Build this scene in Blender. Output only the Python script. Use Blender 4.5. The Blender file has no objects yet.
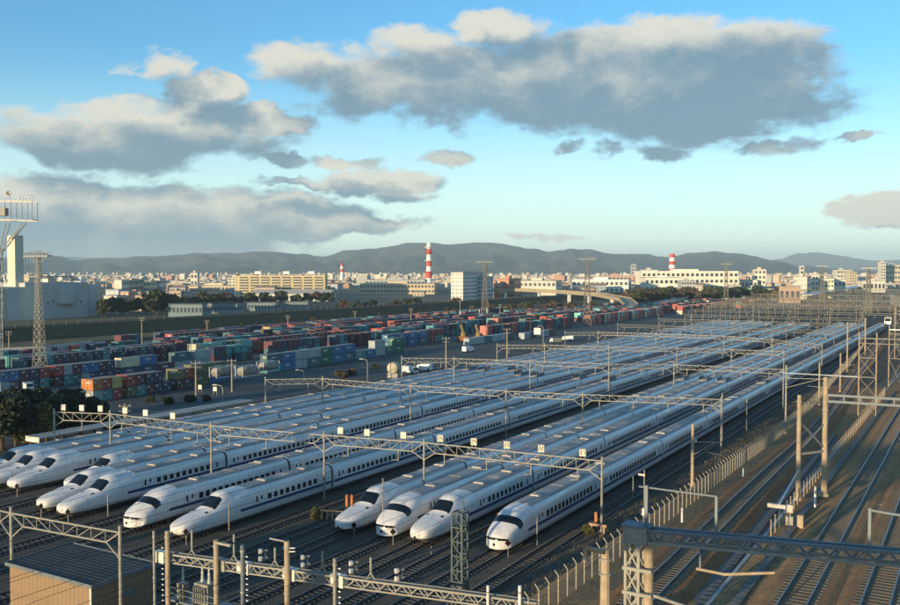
import bpy, bmesh, math, random
from mathutils import Vector, Matrix
random.seed(7)
R = math.radians
scene = bpy.context.scene
COL = scene.collection

# ---------------------------------------------------------------- camera
EYE = 28.5                      # metres above the depot's rails
PITCH = math.atan(31.5/900.)
YAW = 0.536                     # the tracks run along +Y, the view looks to the left of them
cd = bpy.data.cameras.new('camera'); cam = bpy.data.objects.new('camera', cd); COL.objects.link(cam)
cd.sensor_width = 36; cd.lens = 36.0; cd.clip_start = .5; cd.clip_end = 60000
cam.location = (0, 0, EYE); cam.rotation_euler = (R(90)-PITCH, 0, YAW)
scene.camera = cam

# ---------------------------------------------------------------- sky, sun, exposure
SUN_EL, SUN_AZ = R(5.9), R(9.0)    # light travels towards +Y, a little to +X
w = bpy.data.worlds.new('World'); scene.world = w; w.use_nodes = True
nt = w.node_tree; nt.nodes.clear()
N = nt.nodes; L = nt.links
def nd(tree, typ, **kw):
    n = tree.nodes.new(typ)
    for k, v in kw.items(): setattr(n, k, v)
    return n
def mth(tree, op, a, b=None, c=None, clamp=False):
    n = tree.nodes.new('ShaderNodeMath'); n.operation = op; n.use_clamp = clamp
    for i, v in enumerate((a, b, c)):
        if v is None: continue
        if isinstance(v, (int, float)): n.inputs[i].default_value = v
        else: tree.links.new(v, n.inputs[i])
    return n.outputs[0]
SKY_STRENGTH = 0.13
def build_sky():
    tc = nd(nt, 'ShaderNodeTexCoord')
    sky = nd(nt, 'ShaderNodeTexSky', sky_type='NISHITA')
    sky.sun_disc = False; sky.sun_elevation = SUN_EL; sky.sun_rotation = math.pi + SUN_AZ
    sky.altitude = 30; sky.air_density = 1.0; sky.dust_density = .25; sky.ozone_density = 3.0
    sx = nd(nt, 'ShaderNodeSeparateXYZ'); L.new(tc.outputs['Generated'], sx.inputs[0])
    X, Y, Z = sx.outputs
    ct, st = math.cos(YAW), math.sin(YAW)
    rr = mth(nt, 'ADD', mth(nt, 'MULTIPLY', X, ct), mth(nt, 'MULTIPLY', Y, st))
    ff = mth(nt, 'ADD', mth(nt, 'MULTIPLY', X, -st), mth(nt, 'MULTIPLY', Y, ct))
    az = mth(nt, 'ARCTAN2', rr, ff); el = mth(nt, 'ARCSINE', Z)
    def noise(scale, det, rough, zs=1.8, off=0):
        mp = nd(nt, 'ShaderNodeMapping'); mp.inputs['Scale'].default_value = (1, 1, zs); mp.inputs['Location'].default_value = (off, off*.7, off*1.3)
        L.new(tc.outputs['Generated'], mp.inputs[0])
        n = nd(nt, 'ShaderNodeTexNoise'); n.inputs['Scale'].default_value = scale; n.inputs['Detail'].default_value = det; n.inputs['Roughness'].default_value = rough
        L.new(mp.outputs[0], n.inputs['Vector']); return n
    wn = noise(6, 5, .6)
    ws = nd(nt, 'ShaderNodeSeparateXYZ'); L.new(wn.outputs['Color'], ws.inputs[0])
    wn2 = noise(26, 4, .6, 1.5, 2.2); w2 = nd(nt, 'ShaderNodeSeparateXYZ'); L.new(wn2.outputs['Color'], w2.inputs[0])
    az = mth(nt, 'ADD', az, mth(nt, 'MULTIPLY', mth(nt, 'SUBTRACT', w2.outputs[0], .5), .045)); el0 = el
    el = mth(nt, 'ADD', el, mth(nt, 'MULTIPLY', mth(nt, 'SUBTRACT', w2.outputs[1], .5), .028))
    azw = mth(nt, 'ADD', az, mth(nt, 'MULTIPLY', mth(nt, 'SUBTRACT', ws.outputs[0], .5), .13))
    elw = mth(nt, 'ADD', el, mth(nt, 'MULTIPLY', mth(nt, 'SUBTRACT', ws.outputs[1], .5), .055))
    big = [(655,88,165,50,1),(700,55,110,34,1),(560,85,120,46,1),(450,85,110,42,.95),(370,85,100,38,.85),(310,62,66,28,.7),(505,28,48,20,.7),(420,40,70,22,.6),
           (150,135,115,32,1),(205,92,34,16,.9),(262,122,40,15,.85),(165,62,30,20,.45),(120,108,60,18,.7),
           (90,214,215,33,1.1),(215,219,150,25,1.05),(330,227,112,12,.9),(60,242,205,20,1.1),
           (372,180,70,16,.9),(340,160,50,10,.7),(442,157,38,9,.8),(300,183,55,7,.7),(400,195,40,10,.6),
           (565,149,24,9,.42),(612,153,32,12,.42),(668,150,36,12,.42),(775,147,46,14,.45),(855,138,22,6,.4),
           (885,206,52,14,.95),(545,236,50,6,.5),(270,160,40,8,.5)]
    els = []
    for (x, y, rx, ry, k) in big:
        a = math.atan((x-450)/900); e = math.atan((271-y)/900*math.cos(a)); els.append((a, e, rx/900, ry/900, k))
    rnd = random.Random(3)
    for i in range(24):   # broken cloud out of view, increased and enlarged to neutralise the blue ambient light
        els.append((rnd.choice([-1, 1])*rnd.uniform(.85, 3.0), rnd.uniform(.05, .9), rnd.uniform(.12, .32), rnd.uniform(.03, .08), .9))
    def field(az_, el_):
        cur = None
        for (a, e, rx, ry, k) in els:
            u = mth(nt, 'DIVIDE', mth(nt, 'SUBTRACT', az_, a), rx); v = mth(nt, 'DIVIDE', mth(nt, 'SUBTRACT', el_, e), ry)
            d = mth(nt, 'SUBTRACT', k, mth(nt, 'MULTIPLY_ADD', u, u, mth(nt, 'MULTIPLY', v, v)))
            cur = d if cur is None else mth(nt, 'SMOOTH_MAX', cur, d, .25)
        return cur
    n1 = noise(9, 8, .62, 2.2, 3.1); n2 = noise(3.2, 4, .55, 2.4, 8.0)
    n3 = noise(30, 6, .65, 1.8, 1.7)
    nf = mth(nt, 'ADD', mth(nt, 'ADD', mth(nt, 'MULTIPLY', mth(nt, 'SUBTRACT', n3.outputs['Fac'], .5), .7), mth(nt, 'MULTIPLY', mth(nt, 'SUBTRACT', n1.outputs['Fac'], .5), 2.5)), mth(nt, 'MULTIPLY', mth(nt, 'SUBTRACT', n2.outputs['Fac'], .5), 1.2))
    F0 = field(azw, elw)
    Fm = mth(nt, 'ADD', F0, nf)
    def sstep(x, a, b):
        m = nd(nt, 'ShaderNodeMapRange', interpolation_type='SMOOTHSTEP'); L.new(x, m.inputs[0])
        m.inputs[1].default_value = a; m.inputs[2].default_value = b; return m.outputs[0]
    mask = mth(nt, 'MULTIPLY', sstep(Fm, -.32, .42), .94)
    F1 = field(mth(nt, 'ADD', azw, -.018), mth(nt, 'ADD', elw, .030))
    dlt = mth(nt, 'SUBTRACT', F0, F1)
    nb = noise(13, 9, .68, 1.5, 5.5)
    lit = mth(nt, 'ADD', mth(nt, 'MULTIPLY', dlt, .55), mth(nt, 'MULTIPLY', mth(nt, 'SUBTRACT', nb.outputs['Fac'], .5), 1.7))
    thin = mth(nt, 'SUBTRACT', .20, mth(nt, 'MULTIPLY', Fm, .22))
    lit = sstep(mth(nt, 'ADD', lit, thin), -.12, 1.05)
    warm = nd(nt, 'ShaderNodeMix', data_type='RGBA'); L.new(lit, warm.inputs['Factor'])
    warm.inputs['A'].default_value = (CLOUD_DARK[0], CLOUD_DARK[1], CLOUD_DARK[2], 1); warm.inputs['B'].default_value = (CLOUD_LIT[0], CLOUD_LIT[1], CLOUD_LIT[2], 1)
    # colour grade of the clear sky (camera rendering of the blue)
    hs = nd(nt, 'ShaderNodeHueSaturation'); hs.inputs['Saturation'].default_value = SKY_SAT; hs.inputs['Value'].default_value = SKY_VAL; hs.inputs['Hue'].default_value = .497
    gm = nd(nt, 'ShaderNodeMix', data_type='RGBA', blend_type='MULTIPLY'); gm.inputs['Factor'].default_value = 1; gm.inputs['B'].default_value = (.78, 1.07, 1.17, 1)
    L.new(sky.outputs[0], gm.inputs['A']); L.new(gm.outputs['Result'], hs.inputs['Color'])
    # pale band low over the horizon
    hz = nd(nt, 'ShaderNodeMix', data_type='RGBA')
    L.new(mth(nt, 'MULTIPLY', sstep(mth(nt, 'MULTIPLY', el0, -1), -.24, .02), .75), hz.inputs['Factor'])
    L.new(hs.outputs[0], hz.inputs['A']); hz.inputs['B'].default_value = (HORIZON[0], HORIZON[1], HORIZON[2], 1)
    mx = nd(nt, 'ShaderNodeMix', data_type='RGBA'); L.new(mask, mx.inputs['Factor'])
    L.new(hz.outputs['Result'], mx.inputs['A']); L.new(warm.outputs['Result'], mx.inputs['B'])
    bg = nd(nt, 'ShaderNodeBackground'); bg.inputs['Strength'].default_value = SKY_STRENGTH
    L.new(mx.outputs['Result'], bg.inputs['Color'])
    out = nd(nt, 'ShaderNodeOutputWorld'); L.new(bg.outputs[0], out.inputs['Surface'])
CLOUD_DARK = (.95, 1.50, 1.92); CLOUD_LIT = (3.9, 3.75, 3.2); HORIZON = (5.7, 6.6, 6.0); SKY_SAT = 1.03; SKY_VAL = 1.35
build_sky()
sl = bpy.data.lights.new('sun', 'SUN'); so = bpy.data.objects.new('sun', sl); COL.objects.link(so)
sl.energy = 5.0; sl.angle = R(.55); sl.color = (1.0, .76, .46)
dv = Vector((math.sin(SUN_AZ)*math.cos(SUN_EL), math.cos(SUN_AZ)*math.cos(SUN_EL), -math.sin(SUN_EL)))
so.rotation_euler = dv.to_track_quat('-Z', 'Y').to_euler()
vs = scene.view_settings; vs.view_transform = 'Standard'; vs.look = 'None'; vs.gamma = 1; vs.use_curve_mapping = False
vs.exposure = 0.68
scene.render.resolution_x = 1024; scene.render.resolution_y = 688

# ---------------------------------------------------------------- surveying: where a pixel of the 900x605 photograph meets a level
def ray(x, y):
    a = (x-450)/900.; b = (302.5-y)/900.
    fy = math.cos(PITCH)+math.sin(PITCH)*b; up = -math.sin(PITCH)+math.cos(PITCH)*b
    return (a*math.cos(YAW)-fy*math.sin(YAW), a*math.sin(YAW)+fy*math.cos(YAW), up)
def at(x, y, h=0.):
    X, Y, u = ray(x, y); t = (h-EYE)/u
    return Vector((X*t, Y*t, h))
def far(x, dist, z=0.):      # a ground position seen in column x at a forward distance
    a = (x-450)/900.*dist
    return Vector((a*math.cos(YAW)-dist*math.sin(YAW), a*math.sin(YAW)+dist*math.cos(YAW), z))
def hgt(y, dist): return EYE+(271-y)/900.*dist

# ---------------------------------------------------------------- helpers
class MB:
    def __init__(s): s.v = []; s.f = []; s.mi = []
    def add(s, vs_, fs, m=0):
        o = len(s.v); s.v += [tuple(v) for v in vs_]
        for f in fs: s.f.append(tuple(i+o for i in f)); s.mi.append(m)
    def box(s, x0, x1, y0, y1, z0, z1, m=0):
        s.add([(x0,y0,z0),(x1,y0,z0),(x1,y1,z0),(x0,y1,z0),(x0,y0,z1),(x1,y0,z1),(x1,y1,z1),(x0,y1,z1)],
              [(0,3,2,1),(4,5,6,7),(0,1,5,4),(1,2,6,5),(2,3,7,6),(3,0,4,7)], m)
    def bar(s, a, b, r=.05, n=4, r2=None, m=0, cap=True):
        a = Vector(a); b = Vector(b); d = b-a
        if d.length < 1e-6: return
        d.normalize(); u = d.cross(Vector((0,0,1)))
        if u.length < 1e-3: u = Vector((1,0,0))
        u.normalize(); w_ = d.cross(u); r2 = r if r2 is None else r2
        k = 1.414 if n == 4 else 1.0
        vs_ = []
        for (c, q) in ((a, r), (b, r2)):
            for i in range(n):
                t = 2*math.pi*(i+.5)/n; vs_.append(c+(u*math.cos(t)+w_*math.sin(t))*q*k)
        fs = [(i, (i+1) % n, n+(i+1) % n, n+i) for i in range(n)]
        if cap: fs += [tuple(range(n-1, -1, -1)), tuple(range(n, 2*n))]
        s.add(vs_, fs, m)
    def tube(s, pts, r=.05, n=6, m=0):
        for a, b in zip(pts[:-1], pts[1:]): s.bar(a, b, r, n, m=m)
    def lathe(s, prof, c=(0,0,0), n=12, m=0):
        vs_ = []; fs = []
        for (r, z) in prof:
            for i in range(n):
                t = 2*math.pi*i/n; vs_.append((c[0]+r*math.cos(t), c[1]+r*math.sin(t), c[2]+z))
        for k in range(len(prof)-1):
            for i in range(n):
                j = (i+1) % n; fs.append((k*n+i, k*n+j, (k+1)*n+j, (k+1)*n+i))
        fs.append(tuple(range((len(prof)-1)*n, len(prof)*n))); s.add(vs_, fs, m)
    def mesh(s, name, mats, smooth=False):
        me = bpy.data.meshes.new(name); me.from_pydata(s.v, [], s.f)
        for mt in (mats if isinstance(mats, (list, tuple)) else [mats]): me.materials.append(mt)
        if len(me.materials) > 1: me.polygons.foreach_set('material_index', s.mi)
        if smooth: me.polygons.foreach_set('use_smooth', [True]*len(me.polygons))
        me.update(); return me
def obj(name, data, parent=None, loc=None, rot=None, scl=None):
    o = bpy.data.objects.new(name, data); COL.objects.link(o)
    if parent is not None: o.parent = parent
    if loc is not None: o.location = loc
    if rot is not None: o.rotation_euler = rot
    if scl is not None: o.scale = scl
    return o
def tag(o, label=None, cat=None, group=None, kind=None):
    if label: o['label'] = label
    if cat: o['category'] = cat
    if group: o['group'] = group
    if kind: o['kind'] = kind
    return o
def thing(name, label, cat, loc=(0,0,0), rz=0, group=None):
    return tag(obj(name, None, None, loc, (0,0,rz)), label, cat, group)
def part(name, mb, mat, parent, **k):
    smooth = k.pop('smooth', False)
    return obj(name, mb.mesh(name, mat, smooth), parent, **k)
def copy_tree(o, parent=None):
    c = o.copy(); COL.objects.link(c); c.parent = parent
    for ch in o.children: copy_tree(ch, c)
    return c
# ---------------------------------------------------------------- materials
def mat(name, c, rough=.8, metal=0., var=.15, scale=3., c2=None, bump=0., bscale=None, spec=.5, detail=6, stretch=None, bdist=.05):
    m = bpy.data.materials.new(name); m.use_nodes = True; t = m.node_tree; b = t.nodes['Principled BSDF']
    b.inputs['Roughness'].default_value = rough; b.inputs['Metallic'].default_value = metal; b.inputs['Specular IOR Level'].default_value = spec
    tc = t.nodes.new('ShaderNodeTexCoord'); src = tc.outputs['Object']
    if stretch:
        mp = t.nodes.new('ShaderNodeMapping'); mp.inputs['Scale'].default_value = stretch; t.links.new(src, mp.inputs[0]); src = mp.outputs[0]
    n = t.nodes.new('ShaderNodeTexNoise'); n.inputs['Scale'].default_value = scale; n.inputs['Detail'].default_value = detail; n.inputs['Roughness'].default_value = .6
    t.links.new(src, n.inputs['Vector'])
    cr = t.nodes.new('ShaderNodeValToRGB')
    c2 = c2 or tuple(min(1, x*(1-var)*.9) for x in c); hi = tuple(min(1, x*(1+var)) for x in c)
    cr.color_ramp.elements[0].position = .32; cr.color_ramp.elements[0].color = (*c2, 1)
    cr.color_ramp.elements[1].position = .68; cr.color_ramp.elements[1].color = (*hi, 1)
    t.links.new(n.outputs['Fac'], cr.inputs[0]); t.links.new(cr.outputs[0], b.inputs['Base Color'])
    if bump:
        n2 = t.nodes.new('ShaderNodeTexNoise'); n2.inputs['Scale'].default_value = bscale or scale*4; n2.inputs['Detail'].default_value = 3
        t.links.new(tc.outputs['Object'], n2.inputs['Vector'])
        bp = t.nodes.new('ShaderNodeBump'); bp.inputs['Strength'].default_value = bump; bp.inputs['Distance'].default_value = bdist
        t.links.new(n2.outputs['Fac'], bp.inputs['Height']); t.links.new(bp.outputs[0], b.inputs['Normal'])
    return m
def ground_mat(name, a, b_, c_, s1=.05, s2=1.5, bump=.6, bsc=6., bdist=.1, rough=.95):
    m = bpy.data.materials.new(name); m.use_nodes = True; t = m.node_tree; p = t.nodes['Principled BSDF']
    p.inputs['Roughness'].default_value = rough; p.inputs['Specular IOR Level'].default_value = .2
    tc = t.nodes.new('ShaderNodeTexCoord')
    def nz(s, d=6, mp=None):
        n = t.nodes.new('ShaderNodeTexNoise'); n.inputs['Scale'].default_value = s; n.inputs['Detail'].default_value = d; n.inputs['Roughness'].default_value = .65
        t.links.new(tc.outputs['Object'], n.inputs['Vector']); return n.outputs['Fac']
    def ramp(f, lo, hi, x, y):
        r = t.nodes.new('ShaderNodeMapRange'); r.inputs[1].default_value = lo; r.inputs[2].default_value = hi; t.links.new(f, r.inputs[0])
        mx = t.nodes.new('ShaderNodeMix'); mx.data_type = 'RGBA'; t.links.new(r.outputs[0], mx.inputs['Factor'])
        for k, v in (('A', x), ('B', y)):
            if isinstance(v, tuple): mx.inputs[k].default_value = (*v, 1)
            else: t.links.new(v, mx.inputs[k])
        return mx.outputs['Result']
    base = ramp(nz(s1), .38, .62, a, b_)
    col = ramp(nz(s2, 8), .35, .75, base, c_)
    fine = nz(bsc*2, 3); mul = t.nodes.new('ShaderNodeMix'); mul.data_type = 'RGBA'; mul.blend_type = 'MULTIPLY'; mul.inputs['Factor'].default_value = .8
    fr = t.nodes.new('ShaderNodeMapRange'); fr.inputs[1].default_value = .3; fr.inputs[2].default_value = .7; fr.inputs[3].default_value = .5; fr.inputs[4].default_value = 1.4
    t.links.new(fine, fr.inputs[0]); t.links.new(col, mul.inputs['A']); t.links.new(fr.outputs[0], mul.inputs['B'])
    t.links.new(mul.outputs['Result'], p.inputs['Base Color'])
    bp = t.nodes.new('ShaderNodeBump'); bp.inputs['Strength'].default_value = bump; bp.inputs['Distance'].default_value = bdist
    t.links.new(nz(bsc, 4), bp.inputs['Height']); t.links.new(bp.outputs[0], p.inputs['Normal'])
    return m
M = {}
M['train'] = mat('train white paint', (.78, .77, .74), .30, 0, .07, .35, spec=.5, stretch=(1, .15, 2.5))
def add_grime(m, col, amt, sc, stretch):
    t = m.node_tree; b = t.nodes['Principled BSDF']; src = b.inputs['Base Color'].links[0].from_socket
    tc = t.nodes.new('ShaderNodeTexCoord'); mp = t.nodes.new('ShaderNodeMapping'); mp.inputs['Scale'].default_value = stretch; t.links.new(tc.outputs['Object'], mp.inputs[0])
    oi = t.nodes.new('ShaderNodeObjectInfo'); ad = t.nodes.new('ShaderNodeVectorMath'); ad.operation = 'ADD'; sc_ = t.nodes.new('ShaderNodeVectorMath'); sc_.operation = 'SCALE'; sc_.inputs['Scale'].default_value = 1.0
    t.links.new(oi.outputs['Location'], sc_.inputs[0]); t.links.new(mp.outputs[0], ad.inputs[0]); t.links.new(sc_.outputs[0], ad.inputs[1])
    n = t.nodes.new('ShaderNodeTexNoise'); n.inputs['Scale'].default_value = sc; n.inputs['Detail'].default_value = 7; t.links.new(ad.outputs[0], n.inputs['Vector'])
    r = t.nodes.new('ShaderNodeMapRange'); r.inputs[1].default_value = .45; r.inputs[2].default_value = .8; r.inputs[4].default_value = amt; t.links.new(n.outputs['Fac'], r.inputs[0])
    x = t.nodes.new('ShaderNodeMix'); x.data_type = 'RGBA'; t.links.new(r.outputs[0], x.inputs['Factor']); t.links.new(src, x.inputs['A']); x.inputs['B'].default_value = (*col, 1); t.links.new(x.outputs['Result'], b.inputs['Base Color'])
add_grime(M['train'], (.36, .33, .29), .4, 1.6, (1.5, 2.6, .35))
M['train_low'] = mat('grimy white paint', (.40, .42, .44), .5, 0, .2, 1.2)
M['roof'] = mat('dusty grey train roof', (.38, .365, .335), .75, 0, .2, .5, stretch=(2.5, .25, 1), c2=(.25, .235, .215))
M['stripe'] = mat('dark blue stripe', (.015, .05, .16), .3, 0, .1)
M['glass'] = mat('dark window glass', (.010, .014, .018), .15, 0, .2, spec=.5)
M['screen'] = mat('windscreen glass', (.008, .014, .020), .12, 0, .2, spec=.45)
M['dark'] = mat('dark underframe', (.03, .03, .032), .7)
M['hood'] = mat('grey gangway hood', (.10, .11, .12), .8)
M['slab'] = mat('pale roof vent', (.45, .42, .36), .6)
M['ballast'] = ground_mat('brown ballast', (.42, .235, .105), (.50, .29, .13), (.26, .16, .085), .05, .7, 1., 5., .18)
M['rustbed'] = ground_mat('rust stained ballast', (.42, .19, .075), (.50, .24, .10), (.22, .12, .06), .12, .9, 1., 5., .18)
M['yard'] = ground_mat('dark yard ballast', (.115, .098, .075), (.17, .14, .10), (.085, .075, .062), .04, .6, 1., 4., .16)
M['path'] = ground_mat('grey gravel path', (.25, .24, .21), (.18, .175, .16), (.15, .14, .12), .12, .9, .7, 5., .08)
M['asphalt'] = ground_mat('container yard asphalt', (.10, .11, .105), (.14, .14, .13), (.08, .088, .085), .02, .3, .5, 3., .04)
M['grass'] = ground_mat('dry embankment grass', (.20, .15, .08), (.24, .175, .10), (.09, .095, .045), .012, .25, .9, 1.5, .4)
M['earth'] = ground_mat('city ground', (.17, .16, .11), (.12, .13, .08), (.22, .19, .14), .006, .05, .5, .8, .4)
M['sleeper'] = mat('weathered sleeper', (.20, .165, .12), .9, 0, .35, 1.5, bump=.4)
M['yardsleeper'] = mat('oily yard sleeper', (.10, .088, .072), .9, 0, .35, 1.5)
M['farsteel'] = mat('haze toned far steel', (.19, .18, .145), .7, .1, .3, .5)  # darker copy of the steel for distant structures, haze put into the colour
M['rail'] = mat('rusty rail', (.16, .12, .10), .45, .5, .25, 2.)
M['railtop'] = mat('polished rail head', (.30, .29, .29), .38, .8, .2)
M['steel'] = mat('galvanised steel', (.29, .28, .235), .6, .1, .22, 2.5)
M['steelblue'] = mat('blue grey painted and shaded steel', (.15, .18, .20), .55, .1, .2, 1.5)  # blue grey paint, darkened to stand in for shade on the truss gantry
M['greensteel'] = mat('green painted steel', (.075, .105, .105), .6, .1, .25, 2.)
M['concrete'] = mat('concrete pole', (.38, .30, .20), .85, 0, .25, 1.3, bump=.25)
M['conc'] = mat('old concrete', (.40, .39, .36), .85, 0, .2, .4, bump=.2)
M['cream'] = mat('cream sign board', (.72, .69, .55), .6, 0, .08)
M['ink'] = mat('black lettering', (.015, .015, .015), 1., spec=.05)
M['white'] = mat('white paint', (.75, .76, .74), .5, 0, .08, .5)
M['rust'] = mat('rusty pipe', (.30, .15, .07), .8, 0, .4, 3., c2=(.36, .30, .20))
M['orange'] = mat('orange paint', (.38, .14, .035), .6, 0, .2)
M['yellowp'] = mat('yellow paint', (.36, .25, .07), .6, 0, .15)
M['porcelain'] = mat('porcelain insulator', (.55, .55, .50), .25)
M['fence'] = mat('fence post concrete', (.30, .28, .22), .8, 0, .25, 3.)
M['beige'] = mat('beige ribbed cladding', (.27, .185, .11), .75, 0, .1, 1.)
M['darkroof'] = mat('dark sheet roof', (.04, .052, .055), .75, 0, .45, .5, stretch=(.3, 1.4, 1))
M['red'] = mat('red paint', (.52, .06, .035), .55, 0, .1)
M['bark'] = mat('bark', (.08, .06, .04), .9)
M['brass'] = mat('dull metal', (.30, .28, .24), .5, .5)

# ================================================================ LARGE STRUCTURE
def sheet(name, pts, z, m, label=None):
    mb = MB(); mb.add([(x, y, z) for x, y in pts], [tuple(range(len(pts)))])
    return tag(obj(name, mb.mesh(name, m)), kind='structure')
def grid_sheet(name, x0, x1, y0, y1, fz, m, nx, ny):
    mb = MB(); vs_ = []; fs = []
    for j in range(ny+1):
        for i in range(nx+1):
            x = x0+(x1-x0)*i/nx; y = y0+(y1-y0)*j/ny; vs_.append((x, y, fz(x, y)))
    for j in range(ny):
        for i in range(nx): a = j*(nx+1)+i; fs.append((a, a+1, a+nx+2, a+nx+1))
    mb.add(vs_, fs); return tag(obj(name, mb.mesh(name, m)), kind='structure')
sheet('ground', [(-19000,-6000),(12000,-6000),(12000,20000),(-19000,20000)], -.05, M['earth'])
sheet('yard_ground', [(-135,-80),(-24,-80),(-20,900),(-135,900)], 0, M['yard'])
sheet('container_yard_pavement', [(-282,60),(-136,60),(-136,840),(-282,840)], .0, M['asphalt'])
# grassy bank and raised railway line behind the container yard
def bank(name, x0, x1, y0, y1, zt, m, sl=6):
    mb = MB(); vs_ = [(x1+sl,y0,0),(x1,y0,zt),(x0,y0,zt),(x0-sl,y0,0),(x1+sl,y1,0),(x1,y1,zt),(x0,y1,zt),(x0-sl,y1,0)]
    mb.add(vs_, [(0,4,5,1),(1,5,6,2),(2,6,7,3),(0,1,2,3),(7,6,5,4)])
    return tag(obj(name, mb.mesh(name, m)), kind='structure')
M['brush'] = ground_mat('scrubby bank', (.06, .065, .035), (.10, .085, .045), (.04, .045, .025), .03, .3, 1., 1.2, .5)
bank('railway_embankment', -354, -341, 60, 1600, 5.2, M['brush'], 9)
sheet('dry_grass_strip', [(-332,60),(-303,60),(-303,1500),(-332,1500)], .006, M['grass'])
bank('low_bank', -300, -297.5, 60, 1300, 1.1, M['brush'], 2.5)
sheet('field', [(-470,60),(-364,60),(-364,760),(-470,560)], .004, M['grass'])
sheet('service_road', [(-292,60),(-284,60),(-284,1100),(-292,1100)], .01, M['path'])
# ramp that carries the access line down beside the main line
RP = [(-80,7.9),(40,7.8),(55,7.6),(88,6.2),(110,5.0),(132,3.6),(160,2.0),(190,.7),(215,.1),(240,.06)]
def ramp_z(y):
    for (a, za), (b, zb) in zip(RP[:-1], RP[1:]):
        if a <= y <= b: return za+(zb-za)*(y-a)/(b-a)
    return RP[0][1] if y < RP[0][0] else .06
def ramp_x(y):       # centre of the access track
    P = [(-80,-16.4),(30,-17.2),(55,-18.1),(88,-19.7),(132,-22.1),(180,-25.0),(240,-28.5),(420,-36),(900,-50)]
    for (a, xa), (b, xb) in zip(P[:-1], P[1:]):
        if a <= y <= b: return xa+(xb-xa)*(y-a)/(b-a)
    return P[0][1] if y < P[0][0] else P[-1][1]
def strip(name, fx0, fx1, y0, y1, n, fz, m, side0=None):
    mb = MB(); vs_ = []; fs = []
    for j in range(n+1):
        y = y0+(y1-y0)*j/n; z = fz(y)
        if side0 is not None: vs_.append((fx0(y)-side0*max(0, z), y, -.02))
        vs_ += [(fx0(y), y, z), (fx1(y), y, z)]
    k = 3 if side0 is not None else 2
    for j in range(n):
        for i in range(k-1): a = j*k+i; fs.append((a, a+1, a+k+1, a+k))
    mb.add(vs_, fs); return tag(obj(name, mb.mesh(name, m)), kind='structure')
strip('ramp_embankment', lambda y: ramp_x(y)-5.8, lambda y: -14.05, -80, 240, 64, ramp_z, M['ballast'], 1.3)
strip('gravel_path', lambda y: ramp_x(y)+2.5, lambda y: -14.1, -80, 150, 50, lambda y: ramp_z(y)+.012, M['path'])
MZ = 8.45
def main_x(y): return 0 if y < 210 else -(y-210)**2/7200.
def main_mb():
    mb = MB(); ys = [-80+10*i for i in range(95)]; vs_ = []; fs = []
    for y in ys:
        c = main_x(y); w0 = -14.1 if y < 300 else -14.1+min(3.0, (y-300)/60)
        for (x, z) in ((w0+c, -.03), (w0+c, MZ+.06), (w0+.25+c, MZ+.06), (w0+.25+c, MZ), (14+c, MZ), (14+c, -.03)): vs_.append((x, y, z))
    for j in range(len(ys)-1):
        for i in range(5): a = j*6+i; fs.append((a, a+1, a+7, a+6))
    mb.add(vs_, fs, 0)
    mb.mi = [1 if (k % 5) == 3 else 0 for k in range(len(fs))]
    return mb
tag(obj('main_line_viaduct', main_mb().mesh('main_line_viaduct', [M['conc'], M['ballast']])), kind='structure')

# ---------------------------------------------------------------- mountains
def noise1(x, s=0):
    return sum(math.sin(x*f+s*3.1+f)*a for f, a in ((1.3,.5),(2.9,.3),(6.1,.17),(13.7,.09),(27.1,.05),(51.,.03)))
from mathutils import noise as mnoise
SK1 = [(-400,262),(-150,258),(-60,262),(0,257),(37,249.5),(60,255),(75,258.5),(110,257),(150,255.5),(200,251.5),(235,252),(270,250.5),(300,252.5),(320,255.5),(350,249),(380,246),(415,241.5),(450,243),(475,241.5),(500,242),(530,247),(548,250),(570,247),(590,249),(615,253),(640,252.5),(665,255.5),(690,252),(710,250.5),(735,252),(750,254.5),(775,259),(800,265),(850,269),(900,270),(1300,268)]
SK2 = [(-400,258),(0,256),(300,258),(500,256),(740,268),(775,259),(800,252.5),(815,251),(835,254),(870,259.5),(900,259),(1000,262),(1300,258)]
def sky_at(SK, x):
    for (a, ya), (b, yb) in zip(SK[:-1], SK[1:]):
        if a <= x <= b:
            t = (x-a)/(b-a); t = t*t*(3-2*t); return ya+(yb-ya)*t
    return SK[-1][1]
def hills(name, SK, d0, d1, m, seed, nx=420, ny=46):
    mb = MB(); vs_ = []; fs = []
    for j in range(ny+1):
        t = j/ny
        for i in range(nx+1):
            x = -380+1660*i/nx; d = d0+(d1-d0)*t
            ridge = hgt(sky_at(SK, x)+mnoise.fractal(Vector((x*.06, seed, 0)), .8, 2.2, 5)*1.3, d0+(d1-d0)*.6)
            p = Vector((x*.02+seed, t*6, seed)); nz = mnoise.fractal(p, .9, 2.1, 6); n2 = abs(mnoise.noise(Vector((x*.045+seed, t*2.2, 4))))
            s = t/.6 if t < .6 else 1-(t-.6)/.4
            s = max(0, s)**.8
            z = ridge*s*(1-.38*(1-s)*(n2*2.2)) + nz*95*s*(1-s)*4*.55
            if t > .6: z = ridge*s*.95
            q = far(x, d); vs_.append((q.x, q.y, z-8))
    for j in range(ny):
        for i in range(nx): a = j*(nx+1)+i; fs.append((a, a+1, a+nx+2, a+nx+1))
    mb.add(vs_, fs); return tag(obj(name, mb.mesh(name, m, True)), kind='structure')
M['forest'] = mat('forested hillside', (.070, .075, .045), .95, 0, .5, .004, c2=(.018, .028, .022), bump=1., bscale=.02, bdist=20.)
hills('hills', SK1, 5600, 9500, M['forest'], 2.3)
hills('distant_hills', SK2, 12500, 17000, M['forest'], 9.1, 300, 24)

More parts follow.
